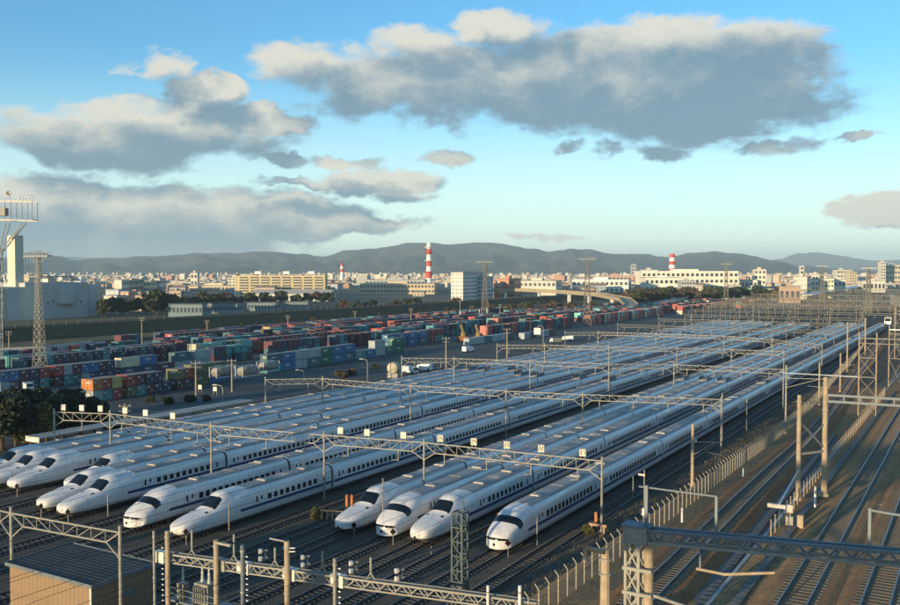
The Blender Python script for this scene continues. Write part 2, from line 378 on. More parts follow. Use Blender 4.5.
# ================================================================ TRACKS
def rails_mb(y0, y1, n, fx, fz):
    out = []
    for s in (-1, 1):
        mb = MB(); prev = None; vs_ = []; fs = []; mi = []
        for j in range(n+1):
            y = y0+(y1-y0)*j/n; x = fx(y)+s*.7525; z = fz(y)
            for (dx, dz) in ((-.065,0),(-.065,.03),(-.012,.04),(-.012,.12),(-.036,.13),(-.036,.172),(.036,.172),(.036,.13),(.012,.12),(.012,.04),(.065,.03),(.065,0)): vs_.append((x+dx, y, z+dz))
        for j in range(n):
            for i in range(11): a = j*12+i; fs.append((a, a+12, a+13, a+1)); mi.append(1 if i == 5 else 0)
        mb.add(vs_, fs); mb.mi = mi; out.append(mb)
    return out
SLM = None
def sleeper_mesh():
    mb = MB(); v = [(-1.25,-.13,0),(1.25,-.13,0),(1.25,.13,0),(-1.25,.13,0),(-1.22,-.10,.13),(1.22,-.10,.13),(1.22,.10,.13),(-1.22,.10,.13)]
    mb.add(v, [(4,5,6,7),(0,1,5,4),(1,2,6,5),(2,3,7,6),(3,0,4,7)]); return mb.mesh('sleeper', M['sleeper'])
SLM = sleeper_mesh()
def big_track(fx, fz, y0, y1, n, nsl, name='railway_track', slo=48, bed='ballast'):
    root = tag(obj(name, None), kind='structure')
    # ballast bed
    mb = MB(); vs_ = []; fs = []
    for j in range(n+1):
        y = y0+(y1-y0)*j/n; x = fx(y); z = fz(y)
        for (dx, dz) in ((-2.5,.0),(-1.7,.33),(1.7,.33),(2.5,.0)): vs_.append((x+dx, y, z+dz+.015))
    for j in range(n):
        for i in range(3): a = j*4+i; fs.append((a, a+1, a+5, a+4))
    mb.add(vs_, fs); part('ballast_bed', mb, M[bed], root)
    for r in rails_mb(y0, y1, n, fx, lambda y: fz(y)+.36): part('rail', r, [M['rail'], M['railtop']], root)
    rnd = random.Random(5)
    for k in range(nsl):
        y = slo+k*.6; sl_ = (fz(y+.5)-fz(y-.5)); dxy = fx(y+.5)-fx(y-.5)
        obj('sleeper', SLM, root, (fx(y)+rnd.uniform(-.02, .02), y, fz(y)+.235), (math.atan(sl_), 0, -dxy+rnd.uniform(-.012, .012)))
    mb = MB(); y = slo+nsl*.6
    while y < min(y1, 420):
        x = fx(y); z = fz(y)+.235; mb.add([(x-1.25,y-.12,z),(x+1.25,y-.12,z),(x+1.25,y-.12,z+.13),(x-1.25,y-.12,z+.13),(x-1.25,y+.12,z+.13),(x+1.25,y+.12,z+.13)], [(0,1,2,3),(3,2,5,4)]); y += .6
    tag(part('sleepers', mb, M['sleeper'], root), kind='stuff')
    return root
big_track(lambda y: -9.4+main_x(y), lambda y: MZ, 10, 800, 90, 290)
big_track(lambda y: -5.2+main_x(y), lambda y: MZ, 10, 800, 90, 200)
big_track(ramp_x, ramp_z, 10, 600, 100, 280, bed='rustbed')
# yard tracks: one mesh of sleepers shared by all, each track its own object
YT = {21:-42.0,22:-46.2,23:-50.2,24:-54.4,25:-59.2,26:-63.6,27:-68.2,28:-73.0,29:-80.2,30:-85.2,31:-90.6,32:-94.9,33:-100.6,34:-107.0,35:-111.2,36:-115.6}
smb = MB()
for k in range(620):
    y = 22+k*.62
    smb.add([(-1.22,y-.12,.0),(1.22,y-.12,.0),(1.22,y-.12,.1),(-1.22,y-.12,.1),(-1.22,y+.12,.1),(1.22,y+.12,.1)], [(0,1,2,3),(3,2,5,4)])
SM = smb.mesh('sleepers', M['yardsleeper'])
RB = [r.mesh('rail', [M['rail'], M['railtop']]) for r in rails_mb(14, 640, 2, lambda y: 0, lambda y: .09)]
for x in sorted(list(YT.values())+[-37.9, -121.5, -126.]):
    root = tag(obj('railway_track', None, None, (x, 0, .02)), kind='structure')
    for r in RB: obj('rail', r, root)
    tag(obj('sleepers', SM, root), kind='stuff')

# ================================================================ TRAINS
BODY = [(0,.30),(1.18,.30),(1.50,.38),(1.64,.62),(1.68,1.05),(1.69,1.6),(1.685,2.1),(1.66,2.5),(1.60,2.85),(1.46,3.15),(1.22,3.36),(.9,3.48),(.45,3.55),(0,3.58)]
def bx(z):     # half width of the body at height z
    for (a, b) in zip(BODY[2:-1], BODY[3:]):
        if a[1] <= z <= b[1]: return a[0]+(b[0]-a[0])*(z-a[1])/(b[1]-a[1])
    return 1.69
CAR = 25.0
def ring(): return [(x, z) for x, z in BODY] + [(-x, z) for x, z in BODY[-2:0:-1]]
def loft(stations, fpt, close_end=True):
    rg = ring(); n = len(rg); vs_ = []; fs = []
    for s in stations:
        for (x, z) in rg: vs_.append(fpt(s, x, z))
    for j in range(len(stations)-1):
        for i in range(n): k = (i+1) % n; fs.append((j*n+i, (j+1)*n+i, (j+1)*n+k, j*n+k))
    if close_end: fs.append(tuple((len(stations)-1)*n+i for i in range(n)))
    return vs_, fs, n
def side_patch(mb, sgn, y0, y1, z0, z1, off=.012, nz=2):
    vs_ = []; 
    for j in range(nz+1):
        z = z0+(z1-z0)*j/nz; x = sgn*(bx(z)+off)
        vs_ += [(x, y0, z), (x, y1, z)]
    fs = []
    for j in range(nz):
        q = (2*j, 2*j+1, 2*j+3, 2*j+2); fs.append(q if sgn > 0 else q[::-1])
    mb.add(vs_, fs)
def roof_patch(mb, y0, y1, hw, off=.012, m=0):
    xs = [-hw, -.9, -.45, 0, .45, .9, hw]; vs_ = []
    def rz(x):
        x = abs(x); pts = [(0,3.58),(.45,3.55),(.9,3.48),(1.22,3.36),(1.46,3.15)]
        for a, b in zip(pts[:-1], pts[1:]):
            if a[0] <= x <= b[0]: return a[1]+(b[1]-a[1])*(x-a[0])/(b[0]-a[0])
    for x in xs: vs_ += [(x, y0, rz(x)+off), (x, y1, rz(x)+off)]
    mb.add(vs_, [(2*i, 2*i+2, 2*i+3, 2*i+1) for i in range(6)], m)
def mid_body_mesh():
    vs_, fs, n = loft([.25, .27, 24.73, 24.75], lambda s, x, z: (x*(.97 if s in (.25, 24.75) else 1), s, z))
    fs.append(tuple(range(n-1, -1, -1))); mb = MB(); mb.add(vs_, fs); return mb.mesh('car_body', M['train'])
BM = mid_body_mesh()
def hood_mesh():
    mb = MB(); rg = ring(); vs_ = []
    for y in (-.27, .27):
        for (x, z) in rg: vs_.append((x*.93, y, .3+(z-.3)*.965))
    n = len(rg); mb.add(vs_, [(i, n+i, n+(i+1) % n, (i+1) % n) for i in range(n)])
    return mb.mesh('gangway_hood', M['hood'])
HM = hood_mesh()
def under_mesh():
    mb = MB(); mb.box(-1.45, 1.45, .8, 24.2, .22, .32)
    for yc in (3.75, 21.25):
        mb.box(-1.2, 1.2, yc-1.7, yc+1.7, .32, .5)
        for dy in (-1.25, 1.25):
            for s in (-1, 1):
                c = [(s*.78, yc+dy+.43*math.cos(t*math.pi/5), .50+.43*math.sin(t*math.pi/5)) for t in range(10)]
                d = [(s*.70, a[1], a[2]) for a in c]; mb.add(c+d, [tuple(range(10)), tuple(range(19, 9, -1))]+[(i, (i+1) % 10, 10+(i+1) % 10, 10+i) for i in range(10)])
    return mb.mesh('bogies', M['dark'])
UM = under_mesh()
def car_bits(kind, y0, y1, skip=0):
    """windows, doors, stripe and roof of one car between y0 and y1 (shared meshes)"""
    d = {}
    zc = (1.72, 2.34) if kind == 'long' else (1.66, 2.36); ww = .60 if kind == 'long' else .66
    a = y0+2.9; win = []; single = []
    while a < y1-2.9:
        win.append(a); a += 1.04
    mb = MB()
    for s in (1, -1):
        for a in win: side_patch(mb, s, a, a+ww, zc[0], zc[1], .014)
    d['windows'] = mb.mesh('window_row', M['glass']); d['winpos'] = win; d['ww'] = ww; d['zc'] = zc
    mb = MB()
    for s in (1, -1):
        for a in (y0+.95, y1-1.6): side_patch(mb, s, a, a+.26, 1.70, 2.42, .014)
        side_patch(mb, s, y0+1.75, y0+2.0, 1.95, 2.4, .014)
        for a in (y0+.62, y0+1.5, y1-1.95, y1-1.07): side_patch(mb, s, a, a+.035, .75, 2.75, .010)
    d['doors'] = mb.mesh('door_window', M['glass'])
    mb = MB()
    for s in (1, -1):
        side_patch(mb, s, y0-.02 if skip == 0 else y0-1.6, y1, 1.18, 1.50, .010, 1)
        side_patch(mb, s, y0, y1, 1.09, 1.13, .010, 1)
    d['stripe'] = mb.mesh('blue_stripe', M['stripe'])
    mb = MB()
    for s in (1, -1): side_patch(mb, s, y0, y1, .40, .72, .008, 1)
    d['skirt'] = mb.mesh('lower_skirt', M['train_low'])
    mb = MB(); roof_patch(mb, y0+.03, y1-.03, 1.22, .014)
    for q in range(4): yy = y0+(y1-y0)*(q+.5)/4; mb.box(-.8, .8, yy-2.2, yy-2.13, 3.58, 3.61); mb.box(-.8, .8, yy+2.1, yy+2.17, 3.58, 3.61)
    d['roof'] = mb.mesh('roof_panel', M['roof'])
    d['ventpos'] = (y0+3.4, (y0+y1)/2, y1-4.2)
    return d
_v = MB(); _v.box(-.55, .75, 0, .6, 3.56, 3.72); VENT = _v.mesh('roof_vent', M['slab'])
BITS = {'long': car_bits('long', .3, 24.7), 'wedge': car_bits('wedge', .3, 24.7)}
# pantograph with its pale insulator cover
def panto_mesh():
    mb = MB(); mb.box(-.7, .7, -1.2, 1.2, 3.6, 3.72)
    for s in (-1, 1):
        mb.box(s*.9-.03, s*.9+.03, -2.2, 2.2, 3.5, 4.25); mb.bar((s*.3, -.8, 3.75), (s*.1, .5, 4.3), .03); mb.bar((s*.1, .5, 4.3), (s*.45, -.3, 4.85), .03)
    mb.bar((-.95, -.3, 4.88), (.95, -.3, 4.88), .04); return mb.mesh('pantograph', M['steelblue'])
PM = panto_mesh()
def lerp(P, s):
    if s <= P[0][0]: return P[0][1]
    for (a, va), (b, vb) in zip(P[:-1], P[1:]):
        if a <= s <= b:
            t = (s-a)/(b-a); return va+(vb-va)*t
    return P[-1][1]
def cat(P, s):      # smooth (Catmull-Rom style) interpolation
    if s <= P[0][0]: return P[0][1]
    if s >= P[-1][0]: return P[-1][1]
    for i in range(len(P)-1):
        if P[i][0] <= s <= P[i+1][0]:
            (x1, y1), (x2, y2) = P[i], P[i+1]
            m1 = (y2-P[i-1][1])/(x2-P[i-1][0]) if i else (y2-y1)/(x2-x1)
            m2 = (P[i+2][1]-y1)/(P[i+2][0]-x1) if i+2 < len(P) else (y2-y1)/(x2-x1)
            h = x2-x1; t = (s-x1)/h
            return (2*t**3-3*t*t+1)*y1+(t**3-2*t*t+t)*h*m1+(-2*t**3+3*t*t)*y2+(t**3-t*t)*h*m2
def sm(a, b, x): t = max(0, min(1, (x-a)/(b-a))); return t*t*(3-2*t)
NOSE = {
 'long': dict(L=10.2, hood=[(0,1.02),(.25,1.30),(.8,1.55),(1.6,1.76),(2.6,1.93),(3.6,2.08),(4.6,2.24),(5.6,2.42),(6.6,2.66),(7.6,2.95),(8.6,3.25),(9.5,3.48),(10.2,3.58)],
   can=[(0,0),(4.3,0),(4.8,.10),(5.4,.38),(6.0,.66),(6.6,.84),(7.2,.80),(8.0,.56),(9.0,.25),(10.2,0)], cw=(.80,1.42),
   W=[(0,.30),(.12,.44),(.35,.56),(.8,.66),(1.6,.76),(2.6,.84),(3.8,.915),(5.2,.965),(7,.995),(8.5,1)], B=[(0,.72),(.3,.5),(1.2,.38),(3,.30)], lag=.35,
   st=[0,.06,.15,.3,.55,.85,1.2,1.7,2.3,3,3.7,4.3,4.6,4.9,5.2,5.5,5.8,6.1,6.4,6.7,7.1,7.6,8.2,8.9,9.6,10.2]),
 'wedge': dict(L=6.4, hood=[(0,1.15),(.10,1.34),(.35,1.60),(.75,1.85),(1.3,2.12),(1.9,2.37),(2.5,2.62),(3.1,2.93),(3.7,3.22),(4.3,3.42),(5.2,3.53),(6.4,3.58)],
   can=[(0,0),(6.4,0)], cw=(.5,1.), W=[(0,.80),(.1,.85),(.4,.90),(.9,.945),(1.8,.975),(3.2,.995),(4.5,1)], B=[(0,.26),(6,.30)], lag=1.05,
   st=[0,.05,.12,.25,.45,.7,1.0,1.4,1.8,2.2,2.5,2.8,3.1,3.4,3.8,4.3,4.9,5.6,6.4])}
def nose_pt(K, s, x, z, off=0.):
    """body outline point (x, z) moved to its place at distance s from the tip"""
    D = NOSE[K]; W = cat(D['W'], s); zt = cat(D['hood'], s); zb = lerp(D['B'], s)
    f = (z-.30)/(3.58-.30); 
    e = 1.0 if K == 'wedge' else 1-.18*(1-min(1, s/9))
    X = x*W; Z = zb+(zt-zb)*max(0, f)**e if f > 0 else zb
    g = 1-sm(D['cw'][0], D['cw'][1], abs(X)); Z += cat(D['can'], s)*g*sm(.72, .93, f)
    lag = D['lag']*(abs(x)/1.69)**2.6*math.exp(-s/(2.2 if K == 'wedge' else 1.0))
    return (X, s+lag, Z)
def head_mesh(K):
    D = NOSE[K]; st = list(D['st'])
    vs_, fs, n = loft(st+[24.73, 24.75], lambda s, x, z: nose_pt(K, s, x, z) if s < 24 else (x*(1 if s < 24.74 else .97), s, z))
    mb = MB(); mb.add(vs_, fs)
    # front face: strips between the left and right halves of the first ring, bulging forward
    h = len(BODY); cols = 8; base = len(mb.v); rows = []
    for i in range(1, h-1):
        l = mb.v[i]; r = mb.v[n-i]; row = [i]
        for c in range(1, cols):
            t = c/cols; x = l[0]+(r[0]-l[0])*t; u = abs(x)/max(.01, abs(l[0])); y = l[1]*(u**2.6)
            mb.v.append((x, y, l[2])); row.append(len(mb.v)-1)
        row.append(n-i); rows.append(row)
    for a, b in zip(rows[:-1], rows[1:]):
        for c in range(cols): mb.f.append((a[c], b[c], b[c+1], a[c+1])); mb.mi.append(0)
    mb.f.append(tuple([rows[-1][c] for c in range(cols+1)]+[h-1])); mb.mi.append(0)
    mb.f.append(tuple([0]+rows[0][::-1])); mb.mi.append(0)
    me = mb.mesh('car_body', M['train'], True)
    return me
def nose_patch(K, s0, s1, x0, x1, m, name, ns=8, nx=10, off=.02, top=True, z0=None, z1=None):
    """a panel lying on the nose skin; across by outline arc"""
    arc = [(x, z) for x, z in BODY[3:]]
    def pa(t):     # t in 0..1 from side to crown
        k = t*(len(arc)-1); i = min(int(k), len(arc)-2); q = k-i
        return (arc[i][0]+(arc[i+1][0]-arc[i][0])*q, arc[i][1]+(arc[i+1][1]-arc[i][1])*q)
    grid = []
    for j in range(ns+1):
        s = s0+(s1-s0)*j/ns; row = []
        for i in range(nx+1):
            u = x0+(x1-x0)*i/nx; sg = 1 if u >= 0 else -1; px, pz = pa(1-abs(u)); row.append(Vector(nose_pt(K, s, sg*px, pz)))
        grid.append(row)
    mb = MB(); vs_ = []
    for j in range(ns+1):
        for i in range(nx+1):
            a = grid[min(j+1, ns)][i]-grid[max(j-1, 0)][i]; b = grid[j][min(i+1, nx)]-grid[j][max(i-1, 0)]
            nn = b.cross(a); nn = nn.normalized() if nn.length > 1e-9 else Vector((0,0,1))
            if nn.z < 0 and abs(nn.z) > .05: nn = -nn
            edge = 0 if (j in (0, ns) or i in (0, nx)) else off
            vs_.append(grid[j][i]+nn*(off if edge else -.01))
    fs = [(j*(nx+1)+i, j*(nx+1)+i+1, (j+1)*(nx+1)+i+1, (j+1)*(nx+1)+i) for j in range(ns) for i in range(nx)]
    mb.add(vs_, fs); return mb.mesh(name, m, True)
def width_patch(K, s0, s1, w0, w1, m, name, ns=8, nx=16, off=.03):
    arc = [(x, z) for x, z in BODY[3:]]; fine = []
    for a, b in zip(arc[:-1], arc[1:]):
        for q in range(12): fine.append((a[0]+(b[0]-a[0])*q/12, a[1]+(b[1]-a[1])*q/12))
    fine.append(arc[-1]); grid = []
    for j in range(ns+1):
        t = j/ns; s = s0+(s1-s0)*t; wd = w0+(w1-w0)*t; row = []
        for i in range(nx+1):
            u = -1+2*i/nx; tx = abs(u)*wd
            bp = min(fine, key=lambda a: abs(nose_pt(K, s, a[0], a[1])[0]-tx)+(.002*abs(a[1]-3)))
            q = Vector(nose_pt(K, s, (1 if u >= 0 else -1)*bp[0], bp[1])); q.x = u*wd if abs(q.x-u*wd) < .1 else q.x; row.append(q)
        grid.append(row)
    mb = MB(); vs_ = []
    for j in range(ns+1):
        for i in range(nx+1):
            a = grid[min(j+1, ns)][i]-grid[max(j-1, 0)][i]; b = grid[j][min(i+1, nx)]-grid[j][max(i-1, 0)]
            nn = b.cross(a); nn = nn.normalized() if nn.length > 1e-9 else Vector((0,0,1))
            if nn.z < 0: nn = -nn
            vs_.append(grid[j][i]+nn*(-.01 if (j in (0, ns) or i in (0, nx)) else off))
    mb.add(vs_, [(j*(nx+1)+i, j*(nx+1)+i+1, (j+1)*(nx+1)+i+1, (j+1)*(nx+1)+i) for j in range(ns) for i in range(nx)]); return mb.mesh(name, m, True)
HEAD = {}
for K in ('long', 'wedge'):
    y0 = 10.0 if K == 'long' else 6.1
    b = car_bits(K, y0, 24.7, 1); b['body'] = head_mesh(K); HEAD[K] = b
HEAD['long']['screen'] = [width_patch('long', 4.85, 6.2, 1.28, 1.02, M['screen'], 'windscreen', 8, 20, .035)]
HEAD['long']['lights'] = [nose_patch('long', 3.75, 4.25, .17, .30, M['glass'], 'headlight', 4, 4, .025), nose_patch('long', 3.75, 4.25, -.30, -.17, M['glass'], 'headlight', 4, 4, .025)]
HEAD['wedge']['screen'] = [nose_patch('wedge', 2.15, 3.2, -.60, .60, M['screen'], 'windscreen', 8, 18, .03)]
HEAD['wedge']['lights'] = [nose_patch('wedge', -.0, .14, -.62, .62, M['glass'], 'headlight_band', 3, 18, .03)]
def coupler_mesh(K):
    mb = MB(); y = -.035 if K == 'wedge' else .0; z = .72
    mb.add([(0,y-.01,z-.20),(.17,y,z),(0,y-.01,z+.20),(-.17,y,z)], [(0,1,2,3)]); mb.bar((0,y+.1,z), (0,y-.03,z), .10, 8); return mb.mesh('coupler_cover', M['ink'])
def wiper_mesh(K, sg):
    mb = MB(); s0, s1 = (4.95, 5.7) if K == 'long' else (2.2, 2.8)
    a = min(((abs(nose_pt(K, s0, x, z)[0]-.5)), nose_pt(K, s0, x, z)) for x, z in BODY[7:])[1]; b = min(((abs(nose_pt(K, s1, x, z)[0]-.2)), nose_pt(K, s1, x, z)) for x, z in BODY[7:])[1]
    mb.bar((sg*.55, a[1], a[2]+.10), (sg*.25, b[1], b[2]+.12), .018, 3)
    return mb.mesh('wiper', M['dark'])
WIPE = {K: [wiper_mesh(K, -1), wiper_mesh(K, 1)] for K in ('long', 'wedge')}
def seam_mesh(K, s):
    P = [Vector(nose_pt(K, s, x, z)) for x, z in BODY[2:]]; P = P+[Vector((-q.x, q.y, q.z)) for q in P[-2::-1]]
    P = [q+Vector((math.copysign(.004, q.x), 0, .006)) for q in P]; vs_ = []; fs = []
    for q in P: vs_ += [(q.x*1.004, q.y-.012, q.z+.006), (q.x*1.004, q.y+.012, q.z+.006)]
    for i in range(len(P)-1): fs.append((2*i, 2*i+1, 2*i+3, 2*i+2))
    mb = MB(); mb.add(vs_, fs); return mb.mesh('panel_seam', M['hood'])
SEAM = {K: [seam_mesh(K, q) for q in ((2.9, 7.6) if K == 'long' else (1.0, 5.0))] for K in ('long', 'wedge')}
COUP = {K: coupler_mesh(K) for K in ('long', 'wedge')}
WINONE = {}
def one_window(K):
    mb = MB(); b = HEAD[K]; side_patch(mb, 1, 0, b['ww'], b['zc'][0], b['zc'][1], .014); return mb.mesh('window', M['glass'])
for K in ('long', 'wedge'): WINONE[K] = one_window(K)
def build_train(K, X, Y, label, ncars=16, detail=True):
    root = thing('bullet_train', label, 'train', (X, Y, .28), 0, 'bullet trains parked in the depot')
    H = HEAD[K]
    for c in range(ncars):
        tail = c == ncars-1
        if c == 0 or tail:
            y = 0 if c == 0 else ncars*CAR; car = obj('head_car' if c == 0 else 'tail_car', H['body'], root, (0, y, 0), (0, 0, 0 if c == 0 else math.pi)); b = H
            for sc in H['screen']: obj('windscreen', sc, car)
            for lg in H['lights']: obj(lg.name.split('.')[0], lg, car)
            if c == 0:
                obj('coupler_cover', COUP[K], car); [obj('wiper', q, car) for q in WIPE[K]]; [obj('panel_seam', q, car) for q in SEAM[K]]
                for a in H['winpos']: obj('window', WINONE[K], car, (0, a, 0))
                mb = None
            else: tag(obj('window_row', H['windows'], car), kind='stuff')
        else:
            car = obj('passenger_car', BM, root, (0, c*CAR, 0)); b = BITS[K]
            tag(obj('window_row', b['windows'], car), kind='stuff')
        tag(obj('door_windows', b['doors'], car), kind='stuff'); obj('blue_stripe', b['stripe'], car); obj('roof_panel', b['roof'], car)
        obj('lower_skirt', b['skirt'], car); obj('bogies', UM, car)
        if c < 4:
            for vy in b['ventpos'][::2]: obj('roof_vent', VENT, car, (0, vy, 0))
        if c < ncars-1: obj('gangway_hood', HM, root, (0, (c+1)*CAR, 0))
        if c in (5, 11): obj('pantograph', PM, car, (0, 3.0, 0))
    return root
TR = [('wedge',-42.0,78.6,'nearest train, blunt wedge nose with dark light band, on track 21'),
 ('long',-50.2,76.6,'long nosed train just left of the nearest wedge nosed one, behind the green lattice mast'),
 ('wedge',-54.4,76.6,'blunt wedge nosed train squeezed between two long nosed ones'),
 ('long',-59.2,75.4,'long nosed train on track 25, beside the wide dark gap in the yard'),
 ('long',-73.0,64.9,'long nosed train just left of the dark gap, full blue stripe in view'),
 ('wedge',-80.2,65.0,'blunt wedge nosed train in the left group of trains'),
 ('long',-90.6,64.0,'long nosed train just left of the left wedge nosed one'),
 ('long',-94.9,64.4,'long nosed train set close beside its right neighbour at the left'),
 ('long',-100.6,72.2,'train standing further back with only windscreen and roof in view'),
 ('long',-107.0,68.6,'long nosed train at the left edge, third from the trees'),
 ('long',-111.2,68.2,'second train from the trees, nose cut by the left edge of the picture'),
 ('long',-115.6,68.6,'outermost train beside the trees and the container yard')]
for t in TR: build_train(t[0], t[1], t[2]+.75, t[3])
WN = 'first second third fourth fifth sixth seventh eighth ninth tenth eleventh twelfth thirteenth fourteenth fifteenth sixteenth'.split()
# contact wires over the parked trains
for x in YT.values():
    mb = MB(); prev = None
    for k in range(61):
        y = 30+k*8; mb.bar((x,y,5.05),(x,y+8,5.05),.022,3,cap=False); sag = lambda q: 6.6-.8*math.sin(math.pi*(((q-88) % 46)/46)); mb.bar((x,y,sag(y)),(x,y+8,sag(y+8)),.018,3,cap=False)
        mb.bar((x,y,5.05),(x,y,sag(y)),.010,3,cap=False)
    w_ = obj('contact_wire', mb.mesh('contact_wire', M['dark'])); tag(w_, 'overhead contact wire above the %s train track counted from the fence' % WN[list(YT.values()).index(x)], 'wire', 'contact wires over the depot tracks')
# diamond stop markers on thin posts before the noses
dm = MB(); dm.add([(0,-.03,1.05),(.32,-.03,1.40),(0,-.03,1.75),(-.32,-.03,1.40),(0,.03,1.05),(.32,.03,1.40),(0,.03,1.75),(-.32,.03,1.40)], [(0,1,2,3),(7,6,5,4),(0,4,5,1),(1,5,6,2),(2,6,7,3),(3,7,4,0)])
DM = dm.mesh('diamond_plate', M['ink']); pm = MB(); pm.bar((0,.05,0),(0,.05,1.3),.03); PMm = pm.mesh('post', M['steel'])
for (px, py, lb) in [(354,538,'before the long nosed train right of the gap'),(393,545,'before the wedge nosed train in the middle'),(431,556,'before the train left of the nearest one'),(508,557,'before the nearest train'),
                     (68,524,'before the long nosed train left of the left wedge nose'),(41,518,'before the fourth nose from the left edge'),(17,497,'before the nose at the left edge'),(186,545,'before the train left of the dark gap')]:
    p = at(px, py, 0); r = thing('stop_marker', 'black diamond stop marker '+lb, 'marker', (p.x, p.y, 0), R(25), 'diamond stop markers'); obj('diamond_plate', DM, r); obj('post', PMm, r)

# ================================================================ CATENARY GANTRIES
def ubar_mesh(m, n=4):
    mb = MB(); mb.bar((0,0,0), (0,0,1), 1, n); return mb.mesh('bar', m)
UB = {k: ubar_mesh(M[k]) for k in ('farsteel','steel','steelblue','greensteel','rust','white')}
def bar_obj(name, a, b, r, mk, parent):
    a = Vector(a); b = Vector(b); d = b-a
    o = obj(name, UB[mk], parent); q = d.to_track_quat('Z', 'Y')
    o.matrix_local = Matrix.Translation(a) @ q.to_matrix().to_4x4() @ Matrix.Diagonal((r, r, d.length, 1)); return o
def post(name, p, h, parent, m='steel', r=.16, r2=None, n=10, z0=0.):
    mb = MB(); mb.bar((0,0,0),(0,0,h),r,n,r2 or r*.85); mb.bar((0,0,0),(0,0,.25),r*1.5,n)
    return part(name, mb, M[m], parent, loc=(p[0], p[1], z0))
def gantry(label, P, dz=.95, near=True, m='steel', tops=None, r=.047, ptop=.5, hang=True, pr=.145, group='catenary gantries across the depot', skip_post=()):
    """P: points (x, y, z) of the top chord at each post"""
    root = thing('catenary_gantry', label, 'gantry', (0,0,0), 0, group)
    lat = MB(); hg = MB()
    for i, p in enumerate(P):
        if i in skip_post: continue
        post('post', p, p.z+ptop, root, m, pr)
    for i in range(len(P)-1):
        a, b = P[i].copy(), P[i+1].copy(); d = b-a; Ls = d.length; u = d/Ls
        k = max(4, int(round(Ls/1.5))); dn = Vector((0,0,-dz))
        c0 = a+u*1.5; c1 = b-u*1.5
        bar_obj('top_chord', a, b, r*1.25, m, root); bar_obj('bottom_chord', c0+dn, c1+dn, r*1.25, m, root)
        for (q, c) in ((a, c0), (b, c1)):
            bar_obj('knee_brace', q+Vector((0,0,-2.1)), c+dn, r, m, root); bar_obj('knee_brace', q, c+dn, r, m, root)
        pr0 = a
        for j in range(k):
            t0 = j/k; t1 = (j+1)/k; q0 = a+d*t0; q1 = a+d*t1
            lo = lambda q: max(0, min(1, ((q-a).dot(u)-1.5)/(Ls-3.0)))
            l0 = c0+dn+(c1-c0)*lo(q0); l1 = c0+dn+(c1-c0)*lo(q1)
            up = j < k/2
            x0, x1 = (q0, l1) if up else (l0, q1)
            if near:
                if (x1-x0).length > .5: bar_obj('brace', x0, x1, r*.6, m, root)
                if 0 < j: bar_obj('strut', q0, l0, r*.55, m, root)
            else:
                lat.bar(x0, x1, r*.7); lat.bar(q0, l0, r*.6)
        if hang:
            nh = max(1, int(Ls/4.6))
            for j in range(nh):
                q = a+d*((j+.5)/nh)+dn; hg.bar(q, q+Vector((0,0,-1.3)), .045); hg.bar(q+Vector((0,0,-1.2)), q+Vector((-.9,0,-1.35)), .03); hg.lathe([(.0,0),(.09,.02),(.09,.3),(0,.32)], (q.x, q.y, q.z-.5), 6)
    if lat.v: tag(part('lattice', lat, M[m], root), kind='stuff')
    if hg.v: part('hanger', hg, M['steel'], root)
    return root
G1 = [at(54,412,8.2), at(110,413.8,8.2), at(211,425.5,8.2), at(324,435,8.0), at(424,442.5,7.9), at(602,461,7.8)]
gantry('nearest long white gantry carrying the numbered boards over the train noses', G1, dz=1.15)
G2 = [at(265.4,379.5,8.2), at(322.5,378.5,8.3), at(410.5,385.5,8.2), at(506,391,8.0), at(582.7,394.5,7.9), at(721.5,399.5,7.9)]
gantry('second gantry back, its left post beside the blue container rows', G2)
G3 = [at(401.7,358,8.4), at(454,358.5,8.4), at(530,361,8.4), at(608.8,364,8.3), at(674,364.5,8.2), at(783.5,369.5,8.0)]
gantry('third gantry back, with white knee braces over the middle of the trains', G3)
G4 = [at(497,345,8.4), at(544.7,345,8.4), at(608.8,346.7,8.3), at(677,348,8.2), at(731.5,349.5,8.0), at(784,351.5,7.9)]
gantry('fourth gantry back, left end beside the white square panel', G4, near=False, r=.055)
G5 = [at(565,332.5,8.4), at(598,332.2,8.4), at(656,333.5,8.4), at(724,336,8.2), at(773,339.5,7.9), at(822,345,7.9)]
gantry('fifth gantry back over the far half of the trains', G5, near=False, r=.06)
ords = ['sixth','seventh','eighth','ninth','tenth','eleventh','twelfth','thirteenth','fourteenth','fifteenth','sixteenth','seventeenth','eighteenth','nineteenth','twentieth','twenty first']
ys = [325, 372, 415, 455, 490, 520, 548, 580, 615, 650, 695, 745, 800, 870, 950, 1050]
for k, y in enumerate(ys):
    n = 7 if k > 2 else 6; x0, x1 = (-118, -42) if k < 3 else (-128-4*(k-3), -36-2*(k-3)); z = 8.4 if k < 3 else 9.0+(k % 3)*.7
    P = [Vector((x0+(x1-x0)*i/(n-1)+random.uniform(-1.5, 1.5), y+random.uniform(-1, 1)+(i-2)*.6, z)) for i in range(n)]
    gantry(ords[k]+' gantry back, in the maze of steel at the far end of the depot', P, near=False, m='farsteel', r=.055 if k < 4 else .065, hang=True, pr=.14 if k < 4 else .16, ptop=.8+(k % 2)*1.2)
